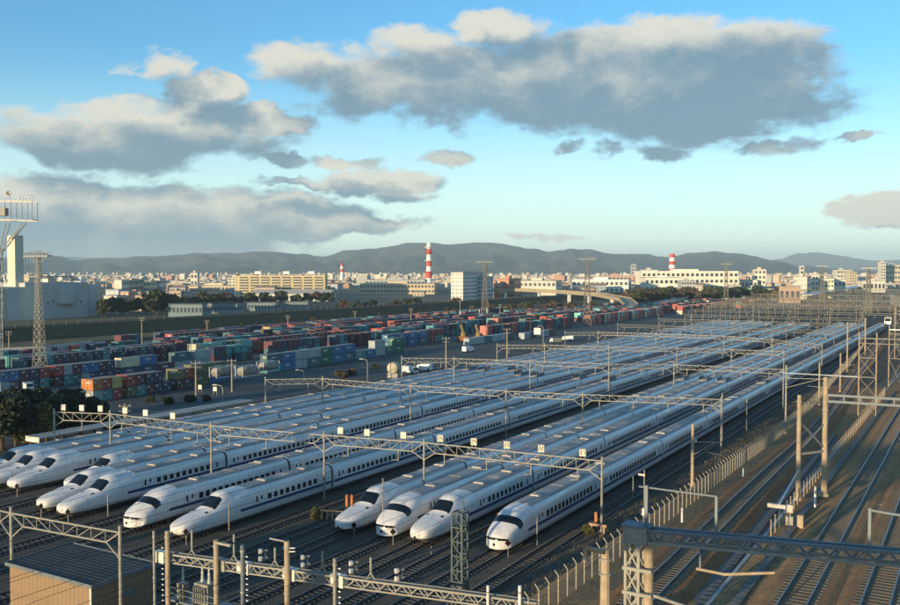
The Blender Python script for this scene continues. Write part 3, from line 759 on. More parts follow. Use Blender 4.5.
# numbered boards standing on the first gantry
def digit(mb, ch, x0, z0, w_, h_, t):
    seg = {'0':'abcdef','1':'bc','2':'abged','3':'abgcd','4':'fgbc','5':'afgcd','6':'afgedc','7':'abc','8':'abcdefg','9':'abfgcd'}[ch]
    R_ = {'a':(0,h_-t,w_,h_),'d':(0,0,w_,t),'g':(0,h_/2-t/2,w_,h_/2+t/2),'f':(0,h_/2,t,h_),'b':(w_-t,h_/2,w_,h_),'e':(0,0,t,h_/2),'c':(w_-t,0,w_,h_/2)}
    for s in seg:
        a, b, c, d = R_[s]; mb.box(x0+a, x0+c, -.115-.004*'abcdefg'.index(s)*.2, -.09, z0+b, z0+d)
SB = MB(); SB.box(-.5,.5,-.1,.1,0,1.15); SBM = SB.mesh('board', M['cream'])
SF = MB(); SF.box(-.56,.56,.1,.14,-.06,1.21); SF.bar((-.3,0,-.5),(-.3,0,0),.04); SF.bar((.3,0,-.5),(.3,0,0),.04); SFM = SF.mesh('bracket', M['steel'])
side_note = {28:'above the pole beside the long nosed train'}
for (px, py, num, lb) in [(583,462,'21','white board reading 21, above the nearest train'),(542.5,459,'22','white board reading 22, above the empty track left of the nearest train'),(507,456,'23','white board reading 23, above the train behind the lattice mast'),
        (473.7,453,'24','white board reading 24, above the middle wedge nosed train'),(440.5,450,'25','white board reading 25, first to the right of a gantry post'),(403,445.6,None,'plain cream board on the gantry just left of the middle post'),(366.5,443,None,'plain cream board on the gantry, second left of the middle post'),(339.6,440.5,None,'plain cream board on the gantry, third left of the middle post'),
        (171,423.5,None,'plain cream board at the right end of the left row on the gantry'),(144,421.8,None,'plain cream board on the gantry, second from right in the left row'),(123.5,420,None,'plain cream board on the gantry just right of the second post'),(98.6,419,None,'plain cream board just left of the second gantry post'),(80,417,None,'plain cream board in the middle of the first gantry span'),(61.5,415,None,'plain cream board nearest the leftmost gantry post')]:
    # stand it on the gantry's top chord
    best = None
    for a, b in zip(G1[:-1], G1[1:]):
        for t in range(101):
            q = a.lerp(b, t/100); r_ = q.x*math.cos(YAW)+q.y*math.sin(YAW); f_ = -q.x*math.sin(YAW)+q.y*math.cos(YAW)
            e = abs(450+900*r_/f_-px)
            if best is None or e < best[0]: best = (e, q.copy())
    q = best[1]; r = thing('track_number_board', lb, 'sign', (q.x, q.y, q.z+.33), R(22), 'boards along the top of the nearest gantry'); r.scale = (.68,.8,.68)
    obj('bracket', SFM, r); bd = obj('board', SBM, r)
    if num:
        mb = MB(); digit(mb, num[0], -.38, .25, .30, .65, .085); digit(mb, num[1], .06, .25, .30, .65, .085); part('number', mb, M['ink'], bd)

# ================================================================ RIGHT SIDE: fences, masts, gantries of the main line
fpm = MB(); fpm.box(-.04,.04,-.04,.04,0,1.75); fpm.bar((0,0,1.74),(-.26,0,2.05),.03)
FP = fpm.mesh('post', M['fence'])
def fence(label, fx, fz, y0, y1, step=1.5, mesh=FP, rails=(.15,.45,.75,1.05,1.35,1.68), m='fence'):
    root = thing('boundary_fence', label, 'fence', (fx(y0), y0, fz(y0)))
    o = Vector((fx(y0), y0, fz(y0))); n = int((y1-y0)/step)
    for k in range(min(n, 295)+1):
        y = y0+k*step; obj('post', mesh, root, Vector((fx(y), y, fz(y)))-o)
    for h in rails:
        mb = MB(); pr = None
        for k in range(0, n+1, 3):
            y = y0+k*step; p = Vector((fx(y)+.08, y, fz(y)+h))-o
            if pr is not None: mb.bar(pr, p, .011 if h < 1.6 else .02, 3, cap=False)
            pr = p
        part('rail_wire', mb, M[m], root)
    return root
fence('tall fence with outward leaning post tips between the depot and the access track', lambda y: ramp_x(y)-4.9+(.9 if y > 90 else .9*max(0, (y-40)/50)), ramp_z, 44, 420)
fp2 = MB(); fp2.box(-.035,.035,-.035,.035,0,1.4); FP2 = fp2.mesh('post', M['concrete'])
fence('shorter fence along the edge of the main line behind the tall poles', lambda y: -13.5, lambda y: MZ, 70, 160, 1.6, FP2, (.5,1.3), 'concrete')
# cable trough beside the track, laid in lids one can count
lid = MB(); lid.box(-.28,.28,-.46,.46,0,.12); LID = lid.mesh('trough_lid', M['path'])
tr_ = tag(obj('cable_trough', None, None, (0,0,0)), 'concrete cable trough of short lids beside the main line track', 'cable trough')
for k in range(120): obj('trough_lid', LID, tr_, (-12.55, 46+k*1.0, MZ+.02+.01*(k % 2)))
tr2 = tag(obj('cable_trough', None, None, (0,0,0)), 'concrete cable trough across the grey path beside the access track', 'cable trough')
for k in range(110): y = 46+k*1.0; obj('trough_lid', LID, tr2, (ramp_x(y)+3.2, y, ramp_z(y)+.03+.01*(k % 2)))
# marker posts, white
for (px, py, h, lb) in [(743,478,5.2,'standing on the brown bank left of the access track'),(815,506,8.7,'between the poles and the main line track'),(682,521,7.2,'low on the brown bank beside the tall fence')]:
    p = at(px, py, h); r = thing('marker_post', 'slim white marker post '+lb, 'marker', (p.x, p.y, h-.1), 0, 'white marker posts')
    mb = MB(); mb.bar((0,0,0),(0,0,1.7 if px == 815 else 1.1),.09,8); part('post', mb, M['white'], r)
    mb = MB(); mb.lathe([(.1,0),(.1,.08),(.02,.12)], (0,0,1.7 if px == 815 else 1.1), 8); part('cap', mb, M['cream'], r)

def pole(px, yb, yt, h, label, r=.17, m='concrete', arm=None, bands=True, name='line_pole', group='poles standing along the tracks'):
    p = at(px, yb, h); f = -p.x*math.sin(YAW)+p.y*math.cos(YAW)
    X, Y, u = ray(px, yt); fr = -X*math.sin(YAW)+Y*math.cos(YAW); top = EYE+u*f/fr
    root = thing(name, label, 'pole', (p.x, p.y, h), 0, group); H = top-h
    post('shaft', (0,0), H, root, m, r, r*.75)
    if bands:
        mb = MB()
        for z in (H*.72, H-.6): mb.bar((0,0,z),(0,0,z+.12), r*1.15, 10)
        part('band', mb, M['steel'], root) if False else None
        for z in (H*.72, H-.6):
            b = MB(); b.bar((0,0,0),(0,0,.12), r*1.12, 10); part('band', b, M['steel'], root, loc=(0,0,z))
    if arm:      # cantilever bracket: tube, strut and insulators towards +x (or -x)
        s, L_, z = arm; mb = MB(); mb.tube([(0,0,z),(s*L_,0,z+.25)], .055); mb.tube([(0,0,z-1.5),(s*L_*.75,0,z+.15)], .05); part('bracket', mb, M['steel'], root)
        mb = MB(); mb.tube([(s*L_*.5,0,z-1.0),(s*L_,0,z-1.15)], .035); part('steady_arm', mb, M['steel'], root)
        mb = MB()
        for q in range(4): mb.lathe([(.04,0),(.13,.03),(.13,.07),(.04,.1)], (s*.35, 0, z-.06+q*.09), 8)
        part('insulator', mb, M['porcelain'], root)
    return root, p, top
pole(692,508,424,2.2,'round pole left of the access track, lower half sunlit, with a short bracket', .2, arm=(1,3.2,7.4))
pA = pole(798,500,395,8.7,'left pole of the pair joined by a crossbar beside the main line', .22)
pB = pole(824,496,377,8.7,'right pole of the pair joined by a crossbar beside the main line', .26)
xb = thing('pole_crossbar', 'crossbar with a diagonal lashing the pair of tall poles together', 'crossbar', (0,0,0))
a = Vector((pA[1].x, pA[1].y, 0)); b = Vector((pB[1].x, pB[1].y, 0)); up = lambda z: Vector((0,0,z))
bar_obj('crossbar', a+up(12.7), b+up(12.7), .09, 'steel', xb); bar_obj('diagonal', a+up(15.6), b+up(12.9), .06, 'steelblue', xb); bar_obj('diagonal', a+up(12.9), b+up(15.2), .05, 'steelblue', xb)
pole(721.8,445,393,0,'thin pole beside the nearest train, standing just left of the fence', .15, 'steel', arm=(-1,2.6,6.3))
pole(785.5,434,365,2.6,'tall pole inside the fence with a bracket towards the trains', .17, 'steel', arm=(1,6.5,8.9))
pole(746.5,562-130,398,0,'short pole between the train and the fence in the middle distance', .12, 'steel')
pole(840,392,353,.8,'slender pole far along the access track, left of the braced frame', .2, arm=(1,3,6.2))
pole(819,405,362,.6,'pair partner of the slender poles where the ramp ends', .2)
pole(771,360,333,0,'thin sunlit pole beyond the fifth gantry', .2,'steel')
pole(847,372,322,0,'tall sunlit pole beside the tail of the nearest train', .25)
pole(865,356,318,0,'sunlit pole at the bend of the main line', .28)
pole(605,640,549,7.9,'thick yellowish concrete pole rising from the bottom edge with a short arm', .33)
p = at(605,552,15.0)
am = thing('lamp_arm', 'short rusty arm bent down at the head of the thick concrete pole', 'bracket', (p.x, p.y, 15.0)); mb = MB(); mb.tube([(0,0,0),(-1.0,0,.05),(-1.0,0,-.45)], .12, 8); part('arm', mb, M['rust'], am)
mb = MB(); mb.bar((-1.0,0,-.45),(-1.0,0,-.62),.17,8); part('fitting', mb, M['brass'], am)

# the big truss gantry over the main line
def truss_beam(root, a, b, hgt_, wid, n, mk, mk2, r=.085):
    a = Vector(a); b = Vector(b); d = b-a; u = d.normalized(); s = u.cross(Vector((0,0,1))).normalized()*wid/2; z = Vector((0,0,hgt_))
    for q, k in ((s, mk2), (-s, mk2)): bar_obj('bottom_chord', a+q, b+q, r, k, root)
    for q in (s, -s): bar_obj('top_chord', a+q+z, b+q+z, r*1.3, mk, root)
    for j in range(n):
        t0 = j/n; t1 = (j+.5)/n; t2 = (j+1)/n
        for q in (s, -s):
            bar_obj('brace', a+q+d*t0+z, a+q+d*t1, r*.62, mk, root); bar_obj('brace', a+q+d*t1, a+q+d*t2+z, r*.62, mk, root)
        bar_obj('cross_brace', a+s+d*t0+z, a-s+d*t2+z, r*.55, mk, root)
ga = at(648,541,14.5); gb = at(985,572,14.5)
gr = thing('truss_gantry', 'massive lattice girder over the main line, top chords coloured shade blue, lower chords pale', 'gantry', (0,0,0))
truss_beam(gr, ga, gb, .62, .62, 15, 'steelblue', 'steel', .06)  # steelblue puts shade into the top chords, lower ones stay pale as sunlit
mb = MB(); mb.box(-1.2,.05,-.45,.45,-.15,.72); part('end_box', mb, M['steel'], gr, loc=ga)
mb = MB(); mb.box(-1.3,.15,-.5,.5,.722,.82); part('cap_plate', mb, M['steelblue'], gr, loc=ga)  # bluish cap colours in the shaded top of the end box
for sx in (-1.05,-.35):
    for sy in (-.42,.42): bar_obj('column_leg', ga+Vector((sx,sy,-.15)), ga+Vector((sx,sy,-6.6)), .07, 'steel', gr)
for k in range(5):
    z0 = -.2-k*1.28; q = ga+Vector((0,0,z0))
    for sy in (-.42,.42):
        bar_obj('column_brace', q+Vector((-1.05,sy,0)), q+Vector((-.35,sy,-1.2)), .045, 'steel', gr); bar_obj('column_brace', q+Vector((-.35,sy,0)), q+Vector((-1.05,sy,-1.2)), .045, 'steel', gr)
    bar_obj('column_brace', q+Vector((-1.05,-.42,0)), q+Vector((-1.05,.42,-1.2)), .04, 'steel', gr)
    bar_obj('ring_plate', q+Vector((-1.2,-.45,-1.24)), q+Vector((.35,-.45,-1.24)), .09, 'steel', gr)
pole_ = MB(); pole_.bar((0,0,-6.7),(0,0,-.1),.24,12); part('round_column', pole_, M['concrete'], gr, loc=ga+Vector((.02,.1,0)))
for (px, t) in ((701,.22),(861,.68)):   # uprights on the girder, shade put into their dark blue colour
    q = ga.lerp(gb, t); bar_obj('upright', q+Vector((0,0,.6)), q+Vector((0,0,2.6)), .07, 'steelblue', gr)
q = ga+Vector((-.1,0,.8)); bar_obj('upright', q, q+Vector((0,0,2.1)), .09, 'steelblue', gr); bar_obj('crossbeam', q+Vector((-.4,0,2.0)), ga.lerp(gb,.22)+Vector((0,0,2.6)), .04, 'steelblue', gr)
q = ga.lerp(gb,.68)+Vector((0,0,2.5)); bar_obj('crossbeam', q, q+Vector((1.6,.1,-.1)), .05, 'steelblue', gr)
cz = ga.z-3.2
rp = thing('cantilever_tube', 'rusty cantilever tube with yellow paint reaching right from the lattice column', 'bracket', (ga.x+.2, ga.y-.2, cz))
mb = MB(); mb.tube([(0,0,.5),(2.1,-.1,.22)], .085, 8); part('painted_tube', mb, M['steel'], rp)
mb = MB(); mb.tube([(2.1,-.1,.22),(4.2,-.25,-.0),(4.25,-.2,-.45)], .08, 8); mb.tube([(2.2,-.1,.2),(3.1,0,-1.6)], .05, 6); part('rusty_tube', mb, M['rust'], rp)
qq = ga.lerp(gb, .17)
wp = thing('hanging_tube', 'pale bent tube slung below the lattice girder over the grey path', 'bracket', (qq.x, qq.y, qq.z-1.2))
mb = MB(); mb.tube([(-.2,0,0),(1.2,.2,-.12),(3.6,.3,.35)], .075, 8); part('tube', mb, M['concrete'], wp); mb = MB(); mb.bar((0,0,0),(0,0,1.2),.04); part('drop_rod', mb, M['steelblue'], wp)
# beam portal further up the line
pp = pB[1]; q0 = Vector((pp.x+.2, pp.y, 17.1)); 
bp_ = thing('beam_portal', 'blue grey twin pipe beam running right from the pair of tall poles', 'gantry', (0,0,0))
for dz_, nm in ((0,'lower_pipe'),(.55,'upper_pipe')): bar_obj(nm, q0+up(dz_), q0+Vector((26,1.5,dz_)), .10, 'steelblue', bp_)
for k in range(10): bar_obj('spacer', q0+Vector((k*1.3,.0+k*.075,0)), q0+Vector((k*1.3,k*.075,.55)), .05, 'steelblue', bp_)
mb = MB(); mb.bar((0,0,MZ),(0,0,18.6),.24,10); part('far_post', mb, M['concrete'], bp_, loc=(pp.x+24, pp.y+1.4, 0))
def portal(label, y, x0, x1, zb, zt, r=.08, xbr=True, hbar=None, mk='farsteel'):
    g = thing('portal_frame', label, 'gantry', (0,0,0), 0, 'portal frames over the main line')
    for x in (x0, x0+2.2, x1, x1+2.2):
        mb = MB(); mb.bar((0,0,0),(0,0,zt-zb+.8), .09, 8); part('post', mb, M['concrete'], g, loc=(x, y, zb))
    for xa in (x0, x1):
        n = 4 if xbr else 2; hh = (zt-zb)/n
        for k in range(n):
            bar_obj('cross_brace', (xa,y,zb+k*hh), (xa+2.2,y,zb+(k+1)*hh), .035, mk, g); bar_obj('cross_brace', (xa+2.2,y,zb+k*hh), (xa,y,zb+(k+1)*hh), .035, mk, g)
            bar_obj('rung', (xa,y,zb+(k+1)*hh), (xa+2.2,y,zb+(k+1)*hh), .07, mk, g)
    bar_obj('beam', (x0,y,zt), (x1+2.2,y,zt), r, 'white' if hbar else mk, g); bar_obj('beam', (x0,y,zt-.7), (x1+2.2,y,zt-.7), r*.8, mk, g)
    return g
portal('cross braced portal frame rising beyond the pair of tall poles', 136, -14.8, 2, MZ, 19.2)
portal('slim portal frame with a white beam at the right edge', 172, -14.0, 3, MZ, 18.4, xbr=False, hbar=True)
portal('portal frame far up the main line where it starts to bend', 228, -17.4, 1, MZ, 19.4)
portal('last portal frame before the main line bends behind the depot', 300, -18, 0, MZ, 18.4)
pipe = thing('crossing_pipe', 'long pale pipe crossing from the third gantry to the portal frame', 'pipe', (0,0,0)); bar_obj('pipe', G3[-1]+Vector((0,0,-.7)), at(860,377,12.5), .10, 'white', pipe)
for k in range(9):
    y = 345+k*48; c = main_x(y); g = thing('portal_frame', 'portal frame on the far bend of the main line', 'gantry', (0,0,0), 0, 'portal frames on the far bend')
    for x in (-14.5, 1): mb = MB(); mb.bar((0,0,0),(0,0,10), .26, 6); part('post', mb, M['concrete'], g, loc=(x+c, y, MZ))
    bar_obj('beam', (c-14.5,y,MZ+9), (c+1,y,MZ+9), .16, 'steel', g); bar_obj('beam', (c-14.5,y,MZ+8), (c+1,y,MZ+8), .13, 'steel', g)
# signal box and lamp beside the grey path
p = at(790,528,8.3); sg = thing('trackside_signal', 'small white topped signal and relay boxes at the foot of the tall pole', 'signal', (p.x, p.y, 8.25))
mb = MB(); mb.bar((0,0,0),(0,0,1.5),.06,8); part('mast', mb, M['steel'], sg); mb = MB(); mb.box(-.22,.22,-.15,.15,1.3,1.9); part('signal_head', mb, M['slab'], sg)
mb = MB(); mb.box(-.3,.25,-.2,.2,.3,1.0); part('relay_box', mb, M['steel'], sg); mb = MB(); mb.box(.55,1.0,-.2,.3,0,1.2); part('cabinet', mb, M['concrete'], sg); mb = MB(); mb.box(-.6,1.6,-.45,.5,-.05,.14); part('base_slab', mb, M['path'], sg)
p = at(779,506,11.0); lm = thing('tube_lamp', 'pale tube shaped lamp on an arm from the tall pole over the path', 'lamp', (p.x, p.y, 11.0))
mb = MB(); mb.box(-.8,.5,-.16,.16,-.14,.14); part('lamp_housing', mb, M['slab'], lm); d_ = Vector((pA[1].x, pA[1].y, 11.3))-Vector((p.x, p.y, 11.0)); bar_obj('arm', (0,0,.12), d_, .05, 'white', lm)
p = at(878,507,MZ+.1); jk = thing('rail_fittings', 'heap of pale pipes and fittings dropped on the ballast between main line tracks', 'scrap', (p.x, p.y, MZ+.05)); rn = random.Random(4)
for k in range(14):
    a = rn.uniform(0, 3.1); c = Vector((rn.uniform(-.9,.9), rn.uniform(-.8,.8), .10)); e = Vector((math.cos(a), math.sin(a), .05))*rn.uniform(.15,.4); bar_obj('pipe_length', c-e, c+e, .045, 'white', jk)
# white service vehicle far up the line
p = at(888,325,9.2)
def boxcar(label, loc, L_, W_, H_, m, rz=0, cat='vehicle', name='service_vehicle', group=None):
    r = thing(name, label, cat, loc, rz, group); mb = MB(); mb.box(-W_/2,W_/2,0,L_*.72,.45,H_); part('cargo_body', mb, m, r)
    mb = MB(); mb.add([(-W_/2,-L_*.27,.45),(W_/2,-L_*.27,.45),(W_/2,-.06,.45),(-W_/2,-.06,.45),(-W_/2,-L_*.27,H_*.5),(W_/2,-L_*.27,H_*.5),(W_/2,-L_*.2,H_*.9),(-W_/2,-L_*.2,H_*.9),(W_/2,-.06,H_*.9),(-W_/2,-.06,H_*.9)],
        [(0,1,5,4),(4,5,6,7),(7,6,8,9),(0,4,7,9,3),(1,2,8,6,5),(2,3,9,8),(0,3,2,1)]); part('cab', mb, M['white'], r)
    mb = MB(); f = .03; mb.add([(-W_/2*.85,-L_*.265-f,H_*.52),(W_/2*.85,-L_*.265-f,H_*.52),(W_/2*.85,-L_*.205-f,H_*.86),(-W_/2*.85,-L_*.205-f,H_*.86)], [(0,1,2,3)]); part('windscreen', mb, M['glass'], r)
    for sx in (-1,1):
        for yy in (-L_*.13, L_*.5): mb = MB(); mb.bar((sx*(W_/2-.1),0,0),(sx*(W_/2+.05),0,0),.42,10); part('wheel', mb, M['dark'], r, loc=(0,yy,.42))
    return r
boxcar('white van like vehicle on the main line where it bends away', (p.x, p.y, 9.1), 5.5, 2.2, 2.9, M['concrete'])

# ================================================================ FOREGROUND LEFT
# beige shed with the dark roof
r4 = 4.2; c0 = at(10,563,r4); c1 = at(89,582,r4); c2 = at(148,563,r4); c3 = at(65,547,r4)
x0, x1, y0, y1 = -69.6, -59.2, 45.2, 51.0
sh = thing('trackside_shed', 'low beige clad shed with a dark flat roof in the lower left corner', 'shed', (x0, y0, 0))
W_, D_ = x1-x0, y1-y0
n = int(W_/.5)
for k in range(n): mb = MB(); mb.box(0,W_/n-.02,-.04,.06,.0,r4-.25); part('wall_panel', mb, M['beige'], sh, loc=(k*W_/n,0,0))
n = int(D_/.5)
for k in range(n): mb = MB(); mb.box(-.06,.04,0,D_/n-.02,0,r4-.25); part('wall_panel', mb, M['beige'], sh, loc=(W_,k*D_/n,0))
mb = MB(); mb.box(.03,W_-.08,.065,D_,0,r4-.2); part('wall', mb, M['beige'], sh)
mb = MB(); mb.box(-.25,W_+.3,-.25,D_+.3,r4-.2,r4-.02); part('roof', mb, M['darkroof'], sh)
for nm, bx_ in (('roof_edge',(-.28,W_+.33,-.31,-.25)),('roof_edge',(-.28,W_+.33,D_+.3,D_+.36)),('roof_edge',(W_+.3,W_+.36,-.25,D_+.3)),('roof_edge',(-.31,-.25,-.25,D_+.3))):
    mb = MB(); mb.box(*bx_, r4-.24, r4+.05); part(nm, mb, M['steelblue'], sh)
for k in range(11): mb = MB(); mb.box(-.2,W_+.25,0,.03,0,.025); part('roof_seam', mb, M['darkroof'], sh, loc=(0,.3+k*D_/11.5,r4-.02))
mb = MB(); mb.box(-.12,.06,-.14,-.04,0,r4-.2); part('corner_trim', mb, M['cream'], sh, loc=(W_,0,0))
mb = MB(); mb.box(0,.08,0,1.5,0,.4); part('vent_hood', mb, M['steelblue'], sh, loc=(W_+.06,2.6,2.3))
# short gantry in front of the shed
def simple_gantry(label, pts, tops, nbay, mk='steel'):
    g = gantry(label, pts, dz=.95, near=True, ptop=tops, hang=False, pr=.16, group='foreground gantries'); return g
simple_gantry('short weathered gantry passing in front of the dark roofed shed', [at(-60,497,8), at(11,513,8.0), at(120,532.5,8.0)], .55, 8)
# long pale lattice girder along the bottom edge, with its poles
ga2 = at(160,560,6.6); gb2 = at(556,614,6.6)
lg = thing('lattice_girder', 'long pale yellow lattice girder along the bottom edge', 'gantry', (0,0,0))
truss_beam(lg, ga2, gb2, .62, .5, 26, 'steel', 'steel', .05)
for px in (158,220,243,290,338): 
    t = None; best = 9e9
    for k in range(201):
        q = ga2.lerp(gb2, k/200); r_ = q.x*math.cos(YAW)+q.y*math.sin(YAW); f_ = -q.x*math.sin(YAW)+q.y*math.cos(YAW); e = abs(450+900*r_/f_-px)
        if e < best: best = e; t = q
    mb = MB(); mb.box(-.55,.55,-.30,.30,-.1,.72); part('joint_box', mb, M['cream'] if px != 220 else M['steel'], lg, loc=t)
def fpole(px, yt, m, r, hh, label):
    best = None
    for k in range(401):
        q = ga2.lerp(gb2, -.1+k/300); r_ = q.x*math.cos(YAW)+q.y*math.sin(YAW); f_ = -q.x*math.sin(YAW)+q.y*math.cos(YAW); e = abs(450+900*r_/f_-px)
        if best is None or e < best[0]: best = (e, q, f_)
    q, f_ = best[1], best[2]; X, Y, u = ray(px, yt); fr = -X*math.sin(YAW)+Y*math.cos(YAW); top = EYE+u*f_/fr
    rt = thing('foreground_pole', label, 'pole', (q.x, q.y-.55, 0), 0, 'poles along the bottom edge'); post('shaft', (0,0), top, rt, m, r, r*.9, 12)
    for z in (top-.5, top*.6): b = MB(); b.bar((0,0,0),(0,0,.14), r*1.15, 12); part('band', b, M['steel'], rt, loc=(0,0,z))
    return rt, q, top
def rung_ladder(parent, x, z0, z1):
    for k in range(int((z1-z0)/.4)): bar_obj('rung', (x-.02,-.1,z0+k*.4), (x+.16,-.1,z0+k*.4), .035, 'white', parent)
fpole(157,529,'steel',.11,0,'thin pale pole, leftmost at the bottom edge')
r_, q, tp = fpole(170,529,'concrete',.2,0,'brownish pole beside the thin pale one'); rung_ladder(r_, -.5, 3, tp-.5)
r_, q, tp = fpole(219,538,'concrete',.21,0,'sunlit tan pole above the transformer platform')
mb = MB(); mb.box(.1,1.5,-.12,.12,0,.16); part('crossarm', mb, M['steel'], r_, loc=(0,0,tp-.25))
r_, q, tp = fpole(246,543,'steelblue',.17,0,'blue grey shaded pole with a ladder of pale rungs'); rung_ladder(r_, .45, 2, tp-.2)
r_, q, tp = fpole(291,539,'concrete',.22,0,'brightest tan pole near the bottom middle left')
mb = MB(); mb.box(-1.6,-.1,-.05,.05,0,.1); part('crossarm', mb, M['steel'], r_, loc=(0,0,tp-.1))
for z in (-.5,-.75): b = MB(); b.bar((.1,0,0),(.75,0,.12),.05,6); part('insulator_arm', b, M['porcelain'], r_, loc=(0,0,tp+z))
r_, q, tp = fpole(339,556,'steel',.14,0,'slim pale pole with a ladder of pale rungs beside it'); rung_ladder(r_, .42, 2, tp)
fpole(492,583,'white',.1,0,'short white post with a round head at the bottom edge'); fpole(525,583,'white',.12,0,'short white post beside the cabinet top at the bottom edge')
# uprights standing on the girder
for (px, h_) in [(189,1.9),(232,1.95),(273,1.35),(321,1.5),(370,1.5)]:
    best = min(((abs(450+900*(q.x*math.cos(YAW)+q.y*math.sin(YAW))/(-q.x*math.sin(YAW)+q.y*math.cos(YAW))-px), k) for k in range(401) for q in [ga2.lerp(gb2, k/400)]))
    q = ga2.lerp(gb2, best[1]/400)
    rt = thing('wire_support', 'stub post on a small tripod foot standing on the pale lattice girder', 'wire support', (q.x, q.y, q.z+.70), 0, 'wire supports on the girder')
    mb = MB(); mb.bar((0,0,.3),(0,0,h_),.085,8); part('stub', mb, M['steel'], rt)
    for a in range(3): bar_obj('foot', (0,0,.45), (.35*math.cos(a*2.1),.35*math.sin(a*2.1),0), .035, 'steel', rt)
for (px, py) in [(261.5,551),(303.5,557),(352,563),(398,570.5)]:
    q = at(px, py, 8.0); rt = thing('insulator_pair', 'pair of white disc insulators hanging one over the other above the tracks', 'insulator', (q.x, q.y, 8.0), R(-30), 'insulator pairs above the tracks')
    for z in (0,-.55):
        mb = MB(); mb.bar((0,-.2,0),(0,.0,0),.19,12); mb.bar((0,0,0),(0,.08,0),.12,12); part('disc', mb, M['porcelain'], rt, loc=(0,0,z))
        mb = MB(); mb.bar((0,.08,0),(0,.45,0),.09,8); part('body', mb, M['steel'], rt, loc=(0,0,z))
    mb = MB(); mb.bar((0,.3,.12),(0,.3,-.55),.02); part('link', mb, M['steelblue'], rt)
# dark green lattice mast
p = at(461,625,1.0); mz = 11.9; mp_ = Vector((-30.8, 53.2, 0))
lm = thing('lattice_mast', 'dark green square lattice mast in front of the long nosed train', 'mast', mp_)
for sx in (-.4,.4):
    for sy in (-.4,.4): bar_obj('leg', (sx,sy,0), (sx,sy,mz), .06, 'greensteel', lm)
for k in range(12):
    z0 = k*mz/12; z1 = z0+mz/12; t = -1 if k % 2 else 1
    for sy in (-.4,.4): bar_obj('brace', (-.4*t,sy,z0), (.4*t,sy,z1), .035, 'greensteel', lm); bar_obj('ring', (-.4,sy,z1), (.4,sy,z1), .04, 'greensteel', lm)
    for sx in (-.4,.4): bar_obj('brace', (sx,-.4*t,z0), (sx,.4*t,z1), .035, 'greensteel', lm); bar_obj('ring', (sx,-.4,z1), (sx,.4,z1), .04, 'greensteel', lm)
for z in (6.2, 9.0): mb = MB(); mb.box(-.42,.42,-.5,-.44,-.4,.4); part('plate', mb, M['greensteel'], lm, loc=(0,0,z-2.2))
bar_obj('spike', (.1,.3,mz), (.1,.3,mz+.7), .04, 'greensteel', lm)
# transformer on its platform
p = at(206,602,3.6); tf = thing('transformer', 'pale grey transformer with three white bushings on a steel platform', 'transformer', (p.x, p.y, 3.6))
mb = MB(); mb.box(-.7,.7,-.5,.5,0,1.5); part('tank', mb, M['steel'], tf)
for k in range(6): mb = MB(); mb.box(-.03,.03,-.72,-.5,.15,1.35); part('cooling_fin', mb, M['steel'], tf, loc=(-.55+k*.22,0,0))
for x in (-.35,.35): 
    mb = MB(); mb.lathe([(.13,0),(.13,.2),(.09,.25),(.12,.4),(.08,.5),(.11,.65),(.07,.8),(.09,1.0),(.05,1.3),(.0,1.35)], (0,0,0), 10); part('bushing', mb, M['porcelain'], tf, loc=(x,0,1.5))
t2 = thing('switch_unit', 'small grey switch unit with one white bushing left of the transformer', 'switchgear', (p.x-2.1, p.y-.3, 3.6))
mb = MB(); mb.box(-.35,.35,-.3,.3,0,1.2); part('housing', mb, M['brass'], t2); mb = MB(); mb.lathe([(.12,0),(.1,.2),(.12,.4),(.08,.6),(.1,.8),(.04,1.2),(0,1.22)], (0,0,1.2), 10); part('bushing', mb, M['porcelain'], t2)
pf = thing('steel_platform', 'steel platform with railings carrying the transformer', 'platform', (p.x, p.y, 0))
mb = MB(); mb.box(-3.2,2.2,-.9,.9,3.42,3.58); part('deck', mb, M['steelblue'], pf)
for x in (-3.1,-1.8,-.5,.8,2.1): bar_obj('rail_post', (x,-.85,3.58), (x,-.85,4.5), .03, 'steelblue', pf)
bar_obj('handrail', (-3.1,-.85,4.5), (2.1,-.85,4.5), .03, 'steelblue', pf); bar_obj('handrail', (-3.1,-.85,4.05), (2.1,-.85,4.05), .025, 'steelblue', pf)
for x in (-3,2): bar_obj('leg', (x,0,0), (x,0,3.42), .12, 'steel', pf)
for k in range(7): bar_obj('fin_post', (.4+k*.28,-1.0,2.6), (.55+k*.28,-1.0,3.4), .05, 'white', pf)
# stakes, bollards and orange barriers at the end of the empty tracks
for (px, py, lb) in [(347,514,'left post of the orange gate'),(352,514,'right post of the orange gate'),(499,528,'single orange post between two noses'),(596,527,'orange post right of the nearest train')]:
    p = at(px, py, 0); r = thing('orange_post', 'orange warning post, '+lb, 'post', (p.x, p.y, 0), 0); mb = MB(); mb.box(-.16,.16,-.08,.08,0,2.3 if px < 400 else 1.7); part('board', mb, M['orange'], r); mb = MB(); mb.box(-.2,.2,-.12,.12,0,.15); part('foot', mb, M['conc'], r)
p0 = at(322,520,0); bf = thing('low_barrier', 'low rusty barrier of short boards beside the dark gap', 'barrier', (p0.x, p0.y, 0), R(8)); 
for k in range(6): mb = MB(); mb.box(-.12,.12,-.05,.05,0,1.1); part('board', mb, M['rust'], bf, loc=(k*.62,k*.12,0))
bar_obj('top_rail', (-.2,0,1.1), (4.6,.9,1.1), .07, 'rust', bf)
p = at(598,534,0); bs = thing('buffer_frame', 'brown buffer frame standing on the empty track right of the nearest train', 'buffer', (p.x, p.y, 0))
for sx in (-.7,.7): bar_obj('upright', (sx,0,0), (sx,0,1.1), .1, 'rust', bs); bar_obj('stay', (sx,0,1.0), (sx,1.5,0), .08, 'rust', bs)
